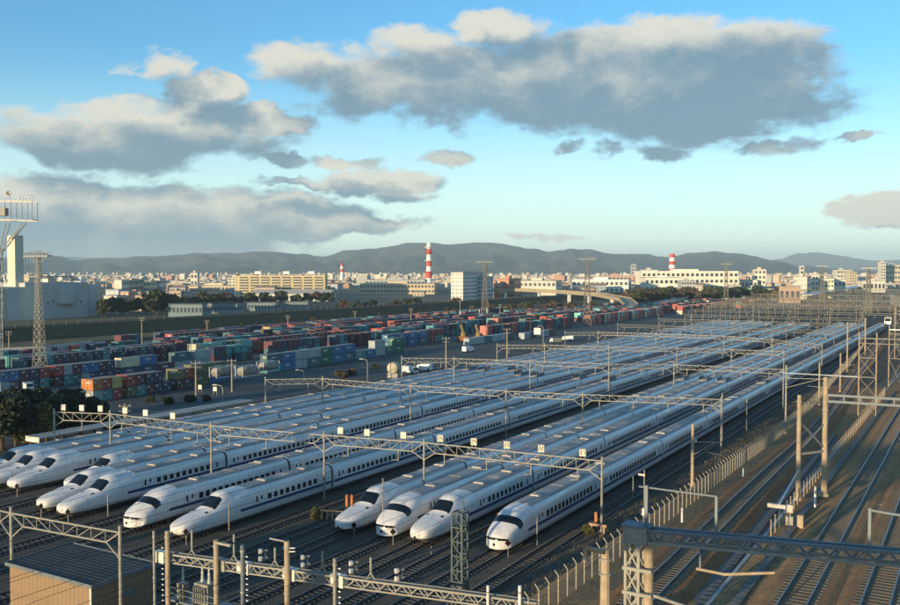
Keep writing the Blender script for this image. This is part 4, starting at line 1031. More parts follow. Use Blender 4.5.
bar_obj('cross_bar', (-1,0,1.0), (1,0,1.0), .12, 'rust', bs)
# thin stakes between the front trains
for (px, yb, yt, k) in [(381,0,0,0),(537,548,514,1),(107,521,497,2),(233,0,0,3),(169,543,0,4)]: pass
for (px, py, h_, lb) in [(383,527,5.5,'right of the long nose beside the gap'),(537,545,3.0,'beside the nearest train'),(168,522,3.2,'between the left wedge nose and its neighbour'),(108,516,2.6,'right of the fifth nose from the left'),(229,531,3.2,'beside the train left of the gap'),(633,500,3,'right of the nearest train with a small lamp'),(644,518,5.6,'between nearest train and fence with a white box at its foot'),(402,530,3,'in front of the gap')][:7]:
    p = at(px, py, 0); r = thing('stake_post', 'thin grey stake post '+lb, 'post', (p.x, p.y, 0), 0, 'thin posts between the trains'); mb = MB(); mb.bar((0,0,0),(0,0,h_),.07,6); part('stake', mb, M['steel'], r)
    if px == 644: mb = MB(); mb.box(-.2,.2,-.15,.15,.3,1.2); part('box', mb, M['white'], r); mb = MB(); mb.box(-.7,.1,-.1,.1,-.1,.12); part('lamp', mb, M['porcelain'], r, loc=(0,0,h_-.6))
# far-left shelter by the trees
sd = thing('platform_shelter', 'long low shelter with a pale fascia beside the outermost train', 'shelter', (-123.2,84,0))
mb = MB(); mb.box(-1.6,1.6,0,46,3.3,3.5); part('roof', mb, M['slab'], sd); mb = MB(); mb.box(-1.65,1.65,-.1,-.002,2.7,3.45); part('fascia', mb, M['cream'], sd)
for k in range(8): mb = MB(); mb.box(-.1,.1,-.1,.1,0,3.3); part('post', mb, M['concrete'], sd, loc=(0,1+k*6.2,0))

# ================================================================ FLOODLIGHT TOWER (top left) AND STEEL LATTICE TOWERS
def lattice_tower(label, p, H, wb, wt, head, n=11, r=.13, group='tall lattice light towers', rz=.3, lamps=True, mk='steel'):
    t = thing('lattice_tower', label, 'tower', p, rz, group); r0 = r
    w_ = lambda z: wb+(wt-wb)*min(1, (z/H))**.8
    for sx in (-1,1):
        for sy in (-1,1):
            pts = [(sx*w_(H*k/4)/2, sy*w_(H*k/4)/2, H*k/4) for k in range(5)]
            mb = MB(); mb.tube(pts, r0, 4); part('leg', mb, M[mk], t)
    zs = [0]; 
    while zs[-1] < H-.5: zs.append(min(H, zs[-1]+max(1.4, w_(zs[-1])*1.05)))
    for a in range(4):
        mb = MB(); cs = [(-1,-1),(1,-1),(1,1),(-1,1)]; c = cs[a]; d = cs[(a+1) % 4]
        for z0, z1 in zip(zs[:-1], zs[1:]):
            A = lambda q, z: (q[0]*w_(z)/2, q[1]*w_(z)/2, z)
            mb.bar(A(c,z0), A(d,z1), r0*.5); mb.bar(A(d,z0), A(c,z1), r0*.5); mb.bar(A(c,z1), A(d,z1), r0*.5)
        tag(part('bracing', mb, M[mk], t), kind='stuff')
    mb = MB(); mb.box(-head/2,head/2,-1.0,1.0,-.1,.1); part('platform', mb, M[mk], t, loc=(0,0,H))
    mb = MB()
    for s in (-1,1):
        mb.bar((-head/2,s*1.0,1.0),(head/2,s*1.0,1.0),r0*.45)
        for k in range(7): mb.bar((-head/2+head*k/6,s*1.0,.1),(-head/2+head*k/6,s*1.0,1.0),r0*.4)
        mb.bar((s*head/2,-1,1.0),(s*head/2,1,1.0),r0*.45); mb.bar((s*head*.42,0,-.1),(s*wt*.4,0,-head*.32),r0*.6)
    part('railing', mb, M[mk], t, loc=(0,0,H))
    if lamps:
        for k in range(8):
            mb = MB(); mb.lathe([(.12,.0),(.35,-.35),(.38,-.4),(.0,-.38)], (0,0,0), 8); part('floodlight', mb, M['porcelain'], t, loc=(-head/2+head*k/7,-1.1,.2+H), rot=(.5,0,0))
    return t
lattice_tower('nearest tall lattice light tower, at the left in front of the white plant', at(40,380,0), 32.4, 2.8, .8, 6.5, r=.075)
for (px, py, ty, lb) in [(485,322,262,'lattice light tower among the red containers left of the middle'),(587,326,259,'lattice light tower rising over the pink container stack'),(726,304,264,'lattice light tower at the far right end of the container yard'),(868,314,268,'lattice light tower beyond the main line bend'),(822,303,266,'distant lattice light tower behind the far gantries')]:
    q = at(px, py, 0); f = -q.x*math.sin(YAW)+q.y*math.cos(YAW); lattice_tower(lb, q, hgt(ty, f), 4.2, 1.3, 8.5, r=.10 if px < 600 else .16, mk='farsteel')
# the tower whose platform shows at the top left corner
q = at(20,221,42.0); ft = thing('floodlight_tower', 'floodlight platform with dish on a flared steel head, upper left corner', 'tower', (q.x, q.y, 0), 0)
Tz = 42.0; rx = Vector((math.cos(YAW), math.sin(YAW), 0)); fy_ = Vector((-math.sin(YAW), math.cos(YAW), 0)); f0 = -q.x*math.sin(YAW)+q.y*math.cos(YAW)
sc = f0/900.                 # metres per photo pixel at that distance
P3 = lambda dx, dy, dz: rx*(dx*sc)+fy_*dy+Vector((0,0,Tz+dz*sc))
for (x0_, x1_) in ((-34,16),): 
    mb = MB()
    for dy in (-1.6,1.6): mb.bar(P3(-50,dy,2), P3(16,dy,0), .13); mb.bar(P3(-50,dy,20), P3(15,dy,19), .09)
    for dx in (-50,-34,-12,15): mb.bar(P3(dx,-1.6,1), P3(dx,1.6,1), .1)
    part('platform_frame', mb, M['brass'], ft)
for dx in (-40,-28,-12,-6,5,15):
    for dy in (-1.6,1.6): 
        o = bar_obj('rail_post', P3(dx,dy,0), P3(dx,dy,19), .06, 'steel', ft)
mb = MB(); mb.bar(P3(-17,-1.0,9), P3(-17,1.0,9), 1.05, 4); part('equipment_cabinet', mb, M['steel'], ft)
for (a, b_) in (((4,-2),(-20,-32)),((-34,-2),(-20,-32)),((4,-2),(-10,-18)),((-12,-2),(-20,-32)),((-20,-32),(-24,-60)),((-50,-2),(-22,-40))):
    for dy in (-1.2,1.2): bar_obj('strut', P3(a[0],dy,a[1]), P3(b_[0],dy*.6,b_[1]), .12, 'steelblue', ft)
lz = q.z
for dx in (-26,-20):
    for dy in (-.7,.7): bar_obj('leg', P3(dx,dy,-30), rx*((dx-1)*sc)+fy_*dy, .13, 'steelblue', ft)
mb = MB()
for k in range(14):
    za = Tz-4-k*2.7; t = 1 if k % 2 else -1
    if za > 3: mb.bar(rx*((-23-3.5*t)*sc)+Vector((0,0,za)), rx*((-23+3.5*t)*sc)+Vector((0,0,za-2.7)), .06)
part('bracing', mb, M['steelblue'], ft)
dish = MB(); dish.lathe([(0,0),(.35,.05),(.62,.18),(.70,.32),(.66,.33),(.3,.15),(0,.1)], (0,0,0), 16); part('dish', dish, M['brass'], ft, loc=P3(-9,-.8,27), rot=(1.2,.5,.5), smooth=True)
mb = MB(); mb.bar((0,0,-1.0),(0,0,.3),.07); part('dish_mast', mb, M['steel'], ft, loc=P3(-9,-.5,26))
for dx in (3,6,9,13,16):
    mb = MB(); mb.lathe([(.10,.2),(.28,-.1),(.30,-.18),(0,-.16)], (0,0,0), 10); mb.bar((0,0,.2),(0,.1,.5),.04); part('floodlight', mb, M['porcelain'], ft, loc=P3(dx,-1.5,24), rot=(1.0,.2*(dx-9)/3,-.5))
    bar_obj('lamp_stalk', P3(dx,-1.5,19), P3(dx,-1.5,25), .04, 'steel', ft)

# ================================================================ CONTAINER YARD
M['conttop'] = mat('dusty container roof', (.25,.24,.21), .85, 0, .3, .6)
def container_mesh(L_, W_, H_, m, ribs):
    mb = MB(); mb.box(-W_/2,W_/2,0,L_,.12,H_); mb.mi[1] = 1
    mb2 = MB()
    for k in range(ribs):
        y = L_*(k+.5)/ribs
        for s in (-1,1): mb2.box(s*W_/2-(.03 if s < 0 else 0), s*W_/2+(.03 if s > 0 else 0), y-.06, y+.06, .2, H_-.12)
    for x in (-W_*.32,-.08,.08,W_*.32): mb2.box(x-.03,x+.03,-.035,-.001,.2,H_-.1)
    if W_ > 3: mb2.box(W_/2+.035, W_/2+.045, L_*.12, L_*.45, H_*.66, H_*.82, 1); mb2.box(W_/2+.035, W_/2+.045, L_*.6, L_*.72, H_*.3, H_*.5, 1)
    elif L_ > 5: mb2.box(W_/2+.035, W_/2+.045, L_*.3, L_*.62, H_*.55, H_*.75, 1)
    mb2.box(-W_*.1, W_*.34, -.055, -.036, H_*.62, H_*.8, 1)
    for sx in (-1,1):
        for y in (-.02,L_-.14): mb2.box(sx*W_/2-.09,sx*W_/2+.09,y,y+.16,0,H_+.02)
    return mb.mesh('body', [m, M['conttop']]), mb2.mesh('frame', [m, M['slab']])
PAL = {'red':(0.378,0.070,0.056),'maroon':(0.119,0.042,0.053),'navy':(0.042,0.063,0.105),'teal':(0.070,0.252,0.252),'aqua':(0.196,0.560,0.490),'blue':(0.042,0.154,0.308),'grey':(0.336,0.392,0.406),'green':(0.028,0.154,0.098),
       'cream':(0.620,0.560,0.380),'orange':(0.476,0.182,0.056),'olive':(0.168,0.168,0.084),'white':(0.660,0.660,0.620),'yellow':(0.540,0.450,0.144),'salmon':(0.476,0.168,0.126),'darkteal':(0.056,0.133,0.154)}
CM = {}; 
for k, c in PAL.items():
    CM[k] = mat('painted steel '+k, c, .6, 0, .22, .7)
CME = {}
def cmesh(kind, col):
    if (kind, col) not in CME:
        CME[(kind, col)] = container_mesh(*( (2.45,3.7,2.5) if kind == 's' else (6.06,2.44,2.6) if kind == 'l' else (12.2,2.44,2.6)), CM[col], 5 if kind == 's' else 12 if kind == 'l' else 22)
    return CME[(kind, col)]
NCON = 0; STUFFC = {}
def container(kind, col, x, y, z, label, group):
    global NCON
    NCON += 1
    if NCON > 292:
        o = STUFFC.setdefault(col, MB()); L_ = 3.7 if kind == 's' else 2.44
        if kind == 's': o.box(x-1.85, x+1.85, y+.04, y+2.41, z+.1, z+2.5); o.box(x-1.89, x+1.89, y, y+.12, z, z+2.52); o.box(x-1.89, x+1.89, y+2.33, y+2.45, z, z+2.52)
        else: o.box(x-1.22, x+1.22, y+.05, y+6.0, z+.1, z+2.6); o.box(x-1.26, x+1.26, y, y+.14, z, z+2.62); o.box(x-1.26, x+1.26, y+5.9, y+6.05, z, z+2.62)
        return
    b, f = cmesh(kind, col); r = thing('freight_container', label, 'container', (x, y, z), 0, group); obj('body', b, r); obj('frame', f, r); return r
crnd = random.Random(11)
ORD = 'first second third fourth fifth sixth seventh eighth ninth tenth eleventh twelfth thirteenth fourteenth fifteenth sixteenth seventeenth eighteenth nineteenth twentieth'.split(); ORD += ['twenty '+o for o in ORD[:9]]+['thirtieth']+['thirty '+o for o in ORD[:9]]+['fortieth']+['forty '+o for o in ORD[:9]]+['fiftieth']*30
def crow(where, X, y0, y1, kind, cols, tiers=2, gap=.12, miss=.06, depth=1, X2=None, lit=None):
    y = y0; L_ = 2.45 if kind == 's' else 6.06 if kind == 'l' else 12.2; Wd = 3.7 if kind == 's' else 2.44
    size = {'s':'short','l':'long','x':'extra long'}[kind]; run = []
    i = 0
    while y+L_ <= y1+.1:
        if crnd.random() > miss or i == 0:
            for dp in range(depth):
                for t in range(tiers):
                    c = cols[i % len(cols)] if isinstance(cols, list) and not isinstance(cols[0], tuple) else cols[i % len(cols)][t % 2]
                    if t == tiers-1 and tiers > 1 and crnd.random() < .10 and i: continue
                    lev = 'on top' if t else 'at ground level'
                    xx = (X if X2 is None else X+(X2-X)*(y-y0)/(y1-y0))-dp*(Wd+.25)+crnd.uniform(-.12,.12)
                    container(kind, c, xx, y+crnd.uniform(-.04,.04), t*(2.52 if kind == 's' else 2.62), ('%s container, %s of the %s stack in the %s' % (c if c not in ('darkteal',) else 'dark teal', 'top' if t else 'bottom', ORD[i], where)) if tiers > 1 else '%s container, %s in the %s' % (c if c != 'darkteal' else 'dark teal', ORD[i], where), 'containers of the '+where)
        y += L_+gap+(crnd.choice([0,0,0,0,.4,1.5]) if i else 0); i += 1
g = 'front row behind the trees'
crow(g, -167, 127, 156, 's', [('grey','orange'),('teal','red'),('red','yellow'),('olive','red'),('teal','maroon'),('maroon','navy'),('navy','navy'),('navy','darkteal'),('maroon','olive'),('navy','red'),('navy','olive')], 2, miss=0)
g = 'row below the tank containers'
crow(g, -169.5, 158, 184, 'l', [('olive','olive'),('blue','olive'),('grey','grey'),('grey','darkteal')], 2, miss=0)
g = 'long blue and grey row'
crow(g, -172, 188, 268, 'l', [('teal','darkteal'),('blue','blue'),('grey','grey'),('darkteal','grey'),('green','green'),('blue','blue'),('darkteal','blue')], 2, miss=0, X2=-177)
g = 'second row beside the light tower'
crow(g, -198.5, 126, 160, 's', [('grey','blue'),('navy','blue'),('navy','maroon'),('navy','navy'),('teal','red'),('maroon','red'),('teal','grey'),('darkteal','maroon')], 2, miss=.02)
g = 'grey and cream row'
crow(g, -199, 161, 196, 'l', [('navy','cream'),('navy','blue'),('maroon','navy'),('grey','darkteal'),('grey','grey')], 2, miss=0)
g = 'dark back row at the left'
crow(g, -226, 140, 205, 's', ['navy','maroon','navy','darkteal','navy','teal','maroon'], 2, miss=.15)
g = 'row with the aqua boxes'
crow(g, -219, 206, 234, 's', [('teal','cream'),('aqua','aqua'),('teal','aqua'),('blue','aqua'),('darkteal','darkteal'),('darkteal','navy')], 2, miss=0)
g = 'bright red headed row'
crow(g, -219.5, 235, 296, 's', [('red','red'),('maroon','maroon'),('navy','maroon'),('maroon','navy'),('maroon','red'),('navy','maroon')], 2, miss=.03)
g = 'distant row left of the yellow boxes'
crow(g, -262, 235, 278, 's', [('red','red'),('maroon','navy'),('teal','maroon'),('maroon','maroon'),('navy','navy')], 2, miss=.08)
g = 'distant row led by yellow boxes'
crow(g, -258, 284, 296, 's', [('yellow','yellow'),('white','yellow'),('olive','aqua')], 2, miss=0)
crow(g, -256, 297, 372, 's', [('maroon','red'),('navy','maroon'),('navy','navy'),('maroon','navy'),('blue','maroon')], 2, miss=.06)
g = 'row behind the round tank end'
crow(g, -188, 270, 300, 'l', [('blue','blue'),('darkteal','blue')], 2, miss=0)
crow(g, -192, 292, 318, 's', [('red','red'),('teal','maroon'),('teal','red'),('teal','maroon'),('maroon','maroon')], 2, miss=.0)
g = 'row with red and white ends'
crow(g, -214, 300, 384, 's', [('red','red'),('maroon','navy'),('white','red'),('red','salmon'),('darkteal','navy'),('navy','navy'),('maroon','navy'),('teal','darkteal')], 2, miss=.06)
g = 'grey row near the fourth gantry'
crow(g, -171, 300, 338, 'l', ['grey','grey','darkteal'], 1, miss=0); crow(g, -166, 338, 372, 'l', ['grey','maroon','grey'], 1, miss=0)
g = 'row led by the red pair'
crow(g, -184, 338, 432, 's', [('salmon','salmon'),('red','red'),('navy','navy'),('darkteal','darkteal'),('navy','teal'),('maroon','navy'),('navy','maroon')], 2, miss=.05)
g = 'row beyond the middle light tower'
crow(g, -209, 395, 520, 's', [('salmon','salmon'),('red','salmon'),('maroon','navy'),('navy','darkteal'),('darkteal','navy'),('navy','navy'),('red','maroon')], 2, miss=.05)
g = 'salmon and cream row'
crow(g, -181, 448, 575, 's', [('salmon','salmon'),('salmon','aqua'),('salmon','salmon'),('red','salmon'),('salmon','salmon'),('maroon','red'),('navy','maroon'),('cream','white')], 2, miss=.04)
g = 'far row with aqua boxes'
crow(g, -206, 525, 640, 's', [('aqua','aqua'),('teal','aqua'),('red','red'),('navy','navy'),('darkteal','maroon'),('maroon','navy'),('navy','darkteal')], 2, miss=.05)
g = 'last row at the right'
crow(g, -172, 585, 700, 's', [('cream','red'),('maroon','maroon'),('orange','salmon'),('navy','orange'),('maroon','navy'),('white','maroon')], 2, miss=.12)
for (X_, a_, b_, cs) in [(-205,200,330,'tm'),(-212,300,420,'rn'),(-232,150,300,'mt'),(-240,210,420,'nm'),(-248,150,330,'mn'),(-256,300,470,'rm'),(-264,290,520,'nr'),(-272,220,560,'mn'),(-226,330,560,'rm'),(-196,400,600,'ar'),(-188,520,640,'rs'),(-236,430,620,'nt'),(-216,450,640,'sa'),(-246,480,640,'mr'),(-176,600,760,'sr'),(-190,650,790,'nc'),(-206,660,800,'sm'),(-222,660,780,'an'),(-162,705,800,'so')]:
    pal = {'t':'teal','m':'maroon','r':'red','n':'navy','a':'aqua','s':'salmon','c':'cream','o':'orange'}; L0 = a_
    while L0 < b_:
        n_ = crnd.randint(4, 14); base = [pal[q] for q in cs]+['navy','maroon','darkteal','red' if crnd.random() < .5 else 'teal']
        crow('back rows', X_, L0, L0+n_*2.57, 's', [(crnd.choice(base), crnd.choice(base)) for _ in range(n_)], 2, miss=.05); L0 += n_*2.57+crnd.uniform(2, 9)
vsum = MB(); keys = list(STUFFC)
for ki, k_ in enumerate(keys):
    o_ = len(vsum.v); vsum.v += STUFFC[k_].v; vsum.f += [tuple(i+o_ for i in f) for f in STUFFC[k_].f]; vsum.mi += [ki]*len(STUFFC[k_].f)
if keys: tag(obj('freight_containers', vsum.mesh('freight_containers', [CM[k_] for k_ in keys])), kind='stuff', label='the many small containers of the distant rows', cat='containers')
# tank containers
def tank(px, py, label):
    q = at(px, py, 2.6); t = thing('tank_container', label, 'container', (q.x, q.y, 2.62), 0, 'tank containers'); mb = MB(); n = 14; 
    mb.lathe([(0,0),(.8,.12),(1.1,.4),(1.12,5.4),(.8,5.75),(0,5.85)], (0,0,0), n); o = part('tank', mb, M['conttop'], t, loc=(0,0,1.3), rot=(-math.pi/2,0,0), smooth=True)
    for x in (-1.15,1.15):
        for z in (.05,2.5): bar_obj('frame_bar', (x,0,z), (x,6,z), .06, 'white', t)
        for y in (0,6): bar_obj('frame_bar', (x,y,0), (x,y,2.5), .06, 'white', t)
    return t
tank(213,378,'tank container with a sunlit round end above the olive boxes'); tank(239,377,'grey tank container in the middle of the stacks'); tank(260,372,'tank container with a white end next to the teal long boxes')
bm0 = mat('faded yellow tank paint', (.46,.42,.28), .6)
# storage tank seen end on, and cars and small plant near it
q = at(392,372,1.6); tk = thing('storage_tank', 'pale yellow round tank end facing the camera beside the gantry post', 'tank', (q.x, q.y, 0)); mb = MB(); mb.lathe([(0,0),(1.3,.06),(1.5,.25),(1.5,3),(1.2,3.3),(0,3.35)], (0,0,0), 18); part('shell', mb, bm0, tk, loc=(0,0,2.6), rot=(-math.pi/2,0,0), smooth=True)
tk.rotation_euler = (0,0,.35)
for y in (.6,2.6): mb = MB(); mb.box(-1.4,1.4,y-.2,y+.2,0,1.3); part('saddle', mb, M['conc'], tk)
for (px, py, m_, lb) in [(413,374,'white','white van parked below the round tank end'),(421,371,'white','white truck behind the van at the yard edge'),(36,387,'white','white truck at the foot of the left light tower'),(28,391,'cream','cream truck among the dark bushes'),(470,352,'white','white truck at the end of the covered grey row'),(553,343,'greensteel','dark green truck near the fifth gantry'),(622,318,'white','white truck behind the salmon stack'),(565,341,'white','small white van near the fifth gantry')]:
    q = at(px, py, 0); boxcar(lb, (q.x, q.y, .01), 4.6, 1.8, 2.1, M[m_], R(crnd.choice([10,80,-70,170])), 'vehicle', 'parked_van', 'vehicles in the container yard')
for (px, py, lb) in [(200,393,'pale notice board left of the road, before the yard'),(215,395,'pale notice board right of its twin, before the yard')]:
    q = at(px, py, 0); r = thing('notice_board', lb, 'sign', (q.x, q.y, 0), .3); mb = MB(); mb.box(-.45,.45,-.04,.04,.9,1.9); part('board', mb, M['cream'], r)
    for x in (-.4,.4): mb = MB(); mb.bar((x,.06,0),(x,.06,1.9),.04); part('leg', mb, M['steel'], r)
# cranes / reach stackers, yellow
for (px, py, lb) in [(463,342,'orange and white container lifter in the middle of the yard'),(478,342,'yellow container lifter beside the light tower'),(262,347,'orange forklift between the long rows')]:
    q = at(px, py, 0); r = thing('reach_stacker', lb, 'lifter', (q.x, q.y, 0), R(40)); mb = MB(); mb.box(-1.6,1.6,-3,3,.8,2.2); part('chassis', mb, M['orange'], r); mb = MB(); mb.box(-.8,.8,-1,.8,2.2,3.9); part('cab', mb, M['yellowp'], r); mb = MB(); mb.bar((0,-2.5,2.6),(0,5,6.5),.35); part('boom', mb, M['yellowp'], r)
    for sx in (-1.5,1.5):
        for y in (-2,2.2): mb = MB(); mb.bar((sx-.25,y,.8),(sx+.25,y,.8),.8,10); part('wheel', mb, M['dark'], r)
# white square panel on a curved pole
q = at(543,350,0); wb = thing('white_panel_mast', 'large white square panel on a mast with a curved arm', 'panel', (q.x, q.y, 0), YAW)
mb = MB(); mb.box(-3.3,-.9,-.1,.1,5.6,8.0); part('panel', mb, M['white'], wb); mb = MB(); mb.tube([(0,0,0),(.1,0,8.0),(-.4,0,8.7),(-1.5,0,8.8),(-2.1,0,8.4),(-2.1,0,8.0)], .12, 6); part('mast', mb, M['steel'], wb)
# street lamps along the yard road
def lamp(px, yb, yt, lb, left=True):
    p = at(px, yb, 0); f = -p.x*math.sin(YAW)+p.y*math.cos(YAW); H_ = hgt(yt, f)
    r = thing('street_lamp', lb, 'lamp', (p.x, p.y, 0), YAW, 'street lamps on the yard road'); mb = MB(); mb.tube([(0,0,0),(0,0,H_-.8),(-.4,0,H_-.2),(-1.4,0,H_)], .10, 8); part('mast', mb, M['steel'], r)
    mb = MB(); mb.box(-2.1,-1.2,-.17,.17,-.12,.08); part('lamp_head', mb, M['porcelain'], r, loc=(0,0,H_))
lamp(223,412,385,'street lamp left of the tall wooden pole row'); lamp(304,383,370,'street lamp by the long blue containers'); lamp(367.5,381,359,'street lamp before the green containers'); lamp(92,0+420,0+392,'street lamp at the corner of the front container row')
def telpole(px, yb, yt, lb):
    p = at(px, yb, 0); f = -p.x*math.sin(YAW)+p.y*math.cos(YAW); H_ = hgt(yt, f)
    r = thing('utility_pole', lb, 'pole', (p.x, p.y, 0), YAW+.2, 'utility poles around the container yard'); mb = MB(); mb.bar((0,0,0),(0,0,H_),.2,8,.13); part('shaft', mb, M['concrete'], r)
    for z in (.5,1.4): mb = MB(); mb.box(-1.1,1.1,-.06,.06,-.06,.06); part('crossarm', mb, M['steel'], r, loc=(0,0,H_-z))
    for x in (-.9,.9): mb = MB(); mb.lathe([(.1,0),(.1,.25),(0,.28)], (0,0,0), 6); part('insulator', mb, M['porcelain'], r, loc=(x,0,H_-.44))
for a in [(196,396,361,'utility pole before the orange ended containers'),(232,392,359,'utility pole with lit crossarms before the tank containers'),(142,345,317,'utility pole on the bank behind the left rows'),(207,334,320,'utility pole near the distant red row'),(288,336,315,'utility pole beside the yellow boxes'),(355,326,311,'utility pole above the distant maroon row'),(411,330,308,'utility pole behind the white ended containers'),(446,372,337,'thin utility pole before the covered grey row'),(460,322,300,'utility pole left of the tall lattice light tower'),(507,366,328,'pole rising in front of the red pair'),(9,348,331,'short utility pole at the left edge of the bank'),(500,322,304,'utility pole beside the bushes on the bank'),(125,424,404,'stout pole with transformers between the trees and first gantry')]: telpole(*a)

# ================================================================ ROAD VIADUCT AND RAIL BRIDGES BEHIND THE YARD
def viaduct(name, label, pts, z, wd, m, th=1.6, pier=28, cat='viaduct', pm=None):
    r = thing(name, label, cat, (0,0,0)); mb = MB(); ps = [Vector((p.x, p.y, 0)) for p in pts]; vs_ = []; fs = []; zz = z if isinstance(z, list) else [z]*len(ps)
    for i, p in enumerate(ps):
        d = (ps[min(i+1, len(ps)-1)]-ps[max(i-1, 0)]).normalized(); s = Vector((d.y, -d.x, 0))*wd/2
        for (q, h_) in ((s,-th),(s,.9),(s*.96,.9),(s*.96,0),(-s*.96,0),(-s*.96,.9),(-s,.9),(-s,-th)): v = p+q; vs_.append((v.x, v.y, zz[i]+h_))
    for i in range(len(ps)-1):
        for k in range(8): a = i*8+k; b = i*8+(k+1) % 8; fs.append((a, b, b+8, a+8))
    fs += [tuple(range(7,-1,-1)), tuple(range((len(ps)-1)*8, len(ps)*8))]
    mb.add(vs_, fs); part('deck', mb, m, r); acc = 0
    for i in range(len(ps)-1):
        d = ps[i+1]-ps[i]; n = max(1, int(d.length/pier))
        for k in range(n):
            c = ps[i]+d*((k+.5)/n); h_ = zz[i]-th
            if h_ < 1.5: continue
            mb = MB(); mb.box(-1.2,1.2,-1,1,0,h_-.8); mb.add([(-1.2,-1,h_-.8),(1.2,-1,h_-.8),(1.2,1,h_-.8),(-1.2,1,h_-.8),(-wd*.4,-1,h_),(wd*.4,-1,h_),(wd*.4,1,h_),(-wd*.4,1,h_)], [(0,1,5,4),(1,2,6,5),(2,3,7,6),(3,0,4,7)])
            part('pier', mb, pm or m, r, loc=(c.x, c.y, 0), rot=(0,0,math.atan2(-d.x, d.y)))
    return r
M['tanconc'] = mat('tan concrete', (.38,.32,.21), .8, 0, .12, .3)  # even tan base colour for the road viaduct
viaduct('road_viaduct', 'tan road viaduct on white piers crossing behind the container yard', [far(492,880), far(520,860), far(560,800), far(600,720), far(625,650), far(632,600), far(622,560)], [11,11,10.5,10,8.5,6,3.5], 9, M['tanconc'], 1.8, 40, pm=M['white'])
viaduct('grey_road_ramp', 'grey ramp road behind the bare trees in the right half', [far(640,620), far(680,760), far(720,900), far(770,1050)], [2,6,9,10], 8, M['conc'], 1.4, 60)
viaduct('long_rail_bridge', 'long low concrete railway bridge behind the left container rows', [far(-50,262), far(40,275), far(98,300)], [4.4,4.4,4.4], 5, M['conc'], 1.2, 16)
gp = thing('rail_bridge_frame', 'thin white gantry frame on the bank left of the tall lattice tower', 'gantry', (0,0,0)); a = at(460,322,0); b = at(487,318,0)
bar_obj('beam', a+up(6), b+up(6), .25, 'white', gp)
for t in (0,.35,.7,1): q = a.lerp(b, t); bar_obj('post', q, q+up(6), .2, 'white', gp)
sb = MB(); ss = thing('station_canopy', 'long bluish white canopy roof far away on the right', 'canopy', (0,0,0)); 
a = far(803,800); b = far(872,1500)
v = [a+Vector((-6,0,7)), a+Vector((8,0,7)), b+Vector((8,0,7)), b+Vector((-6,0,7))]
mb = MB(); mb.add([*v, *[p+Vector((0,0,.6)) for p in v]], [(3,2,1,0),(4,5,6,7),(0,1,5,4),(1,2,6,5),(2,3,7,6),(3,0,4,7)]); part('roof', mb, M['white'], ss)
for k in range(12): q = a.lerp(b, (k+.5)/12); bar_obj('column', Vector((q.x,q.y,0)), Vector((q.x,q.y,7)), .3, 'steel', ss)
# ================================================================ BUILDINGS
BC = {}
def bm_(c): 
    if c not in BC: BC[c] = mat('rendered wall', c, .85, 0, .08, .05)
    return BC[c]
M['bglass'] = mat('building windows', (.05,.07,.09), .25, 0, .2, .3)
M['flatroof'] = mat('flat roof', (.30,.30,.28), .9, 0, .15, .05)
def building(label, px, dist, y_top, wpx, depth, col, floors=3, cols=8, rot=0, name='city_building', cat_='building', group=None, z0=0, plant=True, roofc=None, wing=None, roofm=None):
    """a box block centred on photo column px at a forward distance, wpx pixels wide, roofline at photo row y_top"""
    q = far(px, dist); H_ = max(4, hgt(y_top, dist)); Wm = wpx*dist/900.
    r = thing(name, label, cat_, (q.x, q.y, 0), rot, group)
    mb = MB(); mb.box(-Wm/2,Wm/2,0,depth,0,H_); part('walls', mb, bm_(col), r)
    mb = MB(); mb.box(-Wm/2-.3,Wm/2+.3,-.3,depth+.3,H_+.003,H_+.6); part('roof', mb, roofm or M['flatroof'], r)
    fh = H_/(floors+.15)
    for f in range(floors):
        for (side, n, Lw) in ((0, cols, Wm), (1, max(2, int(cols*depth/Wm)), depth)):
            mb = MB()
            for k in range(n):
                u0 = Lw*(k+.2)/n; u1 = Lw*(k+.8)/n; z1 = (f+.4)*fh; z2 = (f+.85)*fh
                if side == 0: mb.add([(-Wm/2+u0,-.06,z1),(-Wm/2+u1,-.06,z1),(-Wm/2+u1,-.06,z2),(-Wm/2+u0,-.06,z2)], [(0,1,2,3)])
                else: mb.add([(Wm/2+.06,u0,z1),(Wm/2+.06,u1,z1),(Wm/2+.06,u1,z2),(Wm/2+.06,u0,z2)], [(0,1,2,3)])
            tag(part('windows', mb, M['bglass'], r), kind='stuff')
    if plant: mb = MB(); mb.box(-Wm*.15,Wm*.12,depth*.3,depth*.6,H_+.603,H_+3.2); part('roof_house', mb, bm_(col), r)
    return r
W1=(.62,.60,.50); CR=(.58,.51,.35); GY=(.42,.43,.42); TN=(.55,.45,.30); BR=(.40,.20,.13); BL=(.40,.50,.55); PK=(.60,.30,.20)
# white plant with its slab tower at the left
def block(r, name, x0,x1,y0,y1,z0,z1,m): mb = MB(); mb.box(x0,x1,y0,y1,z0,z1); return part(name, mb, m, r)
def yat(px, X): d = far(px, 1.); return X/d.x*d.y
pl = thing('white_plant', 'big pale plant building with a tall slab tower at the left edge', 'building', (-480, 300, 0), 0)
wl = bm_((.44,.45,.44)); wc = bm_((.58,.55,.44)); ox, oy = -480, 300  # grey copy for the shaded walls, cream copy for the sunlit parts
def pb(name, x0, x1, px0, px1, z0, z1, m, yl=None):
    y0 = yat(px0, x1); y1 = yat(px1, x1) if yl is None else y0+yl; return block(pl, name, x0-ox, x1-ox, y0-oy, y1-oy, z0, z1, m)
DH = 520.
pb('main_hall', -520, -480, 25, 88, 0, hgt(283,DH), wl); pb('right_wing', -516, -483, 88.3, 97, 0, hgt(285,DH+20), wl); pb('lower_block', -515, -477.5, -14, 6, 0, hgt(287,DH), wc, 32)
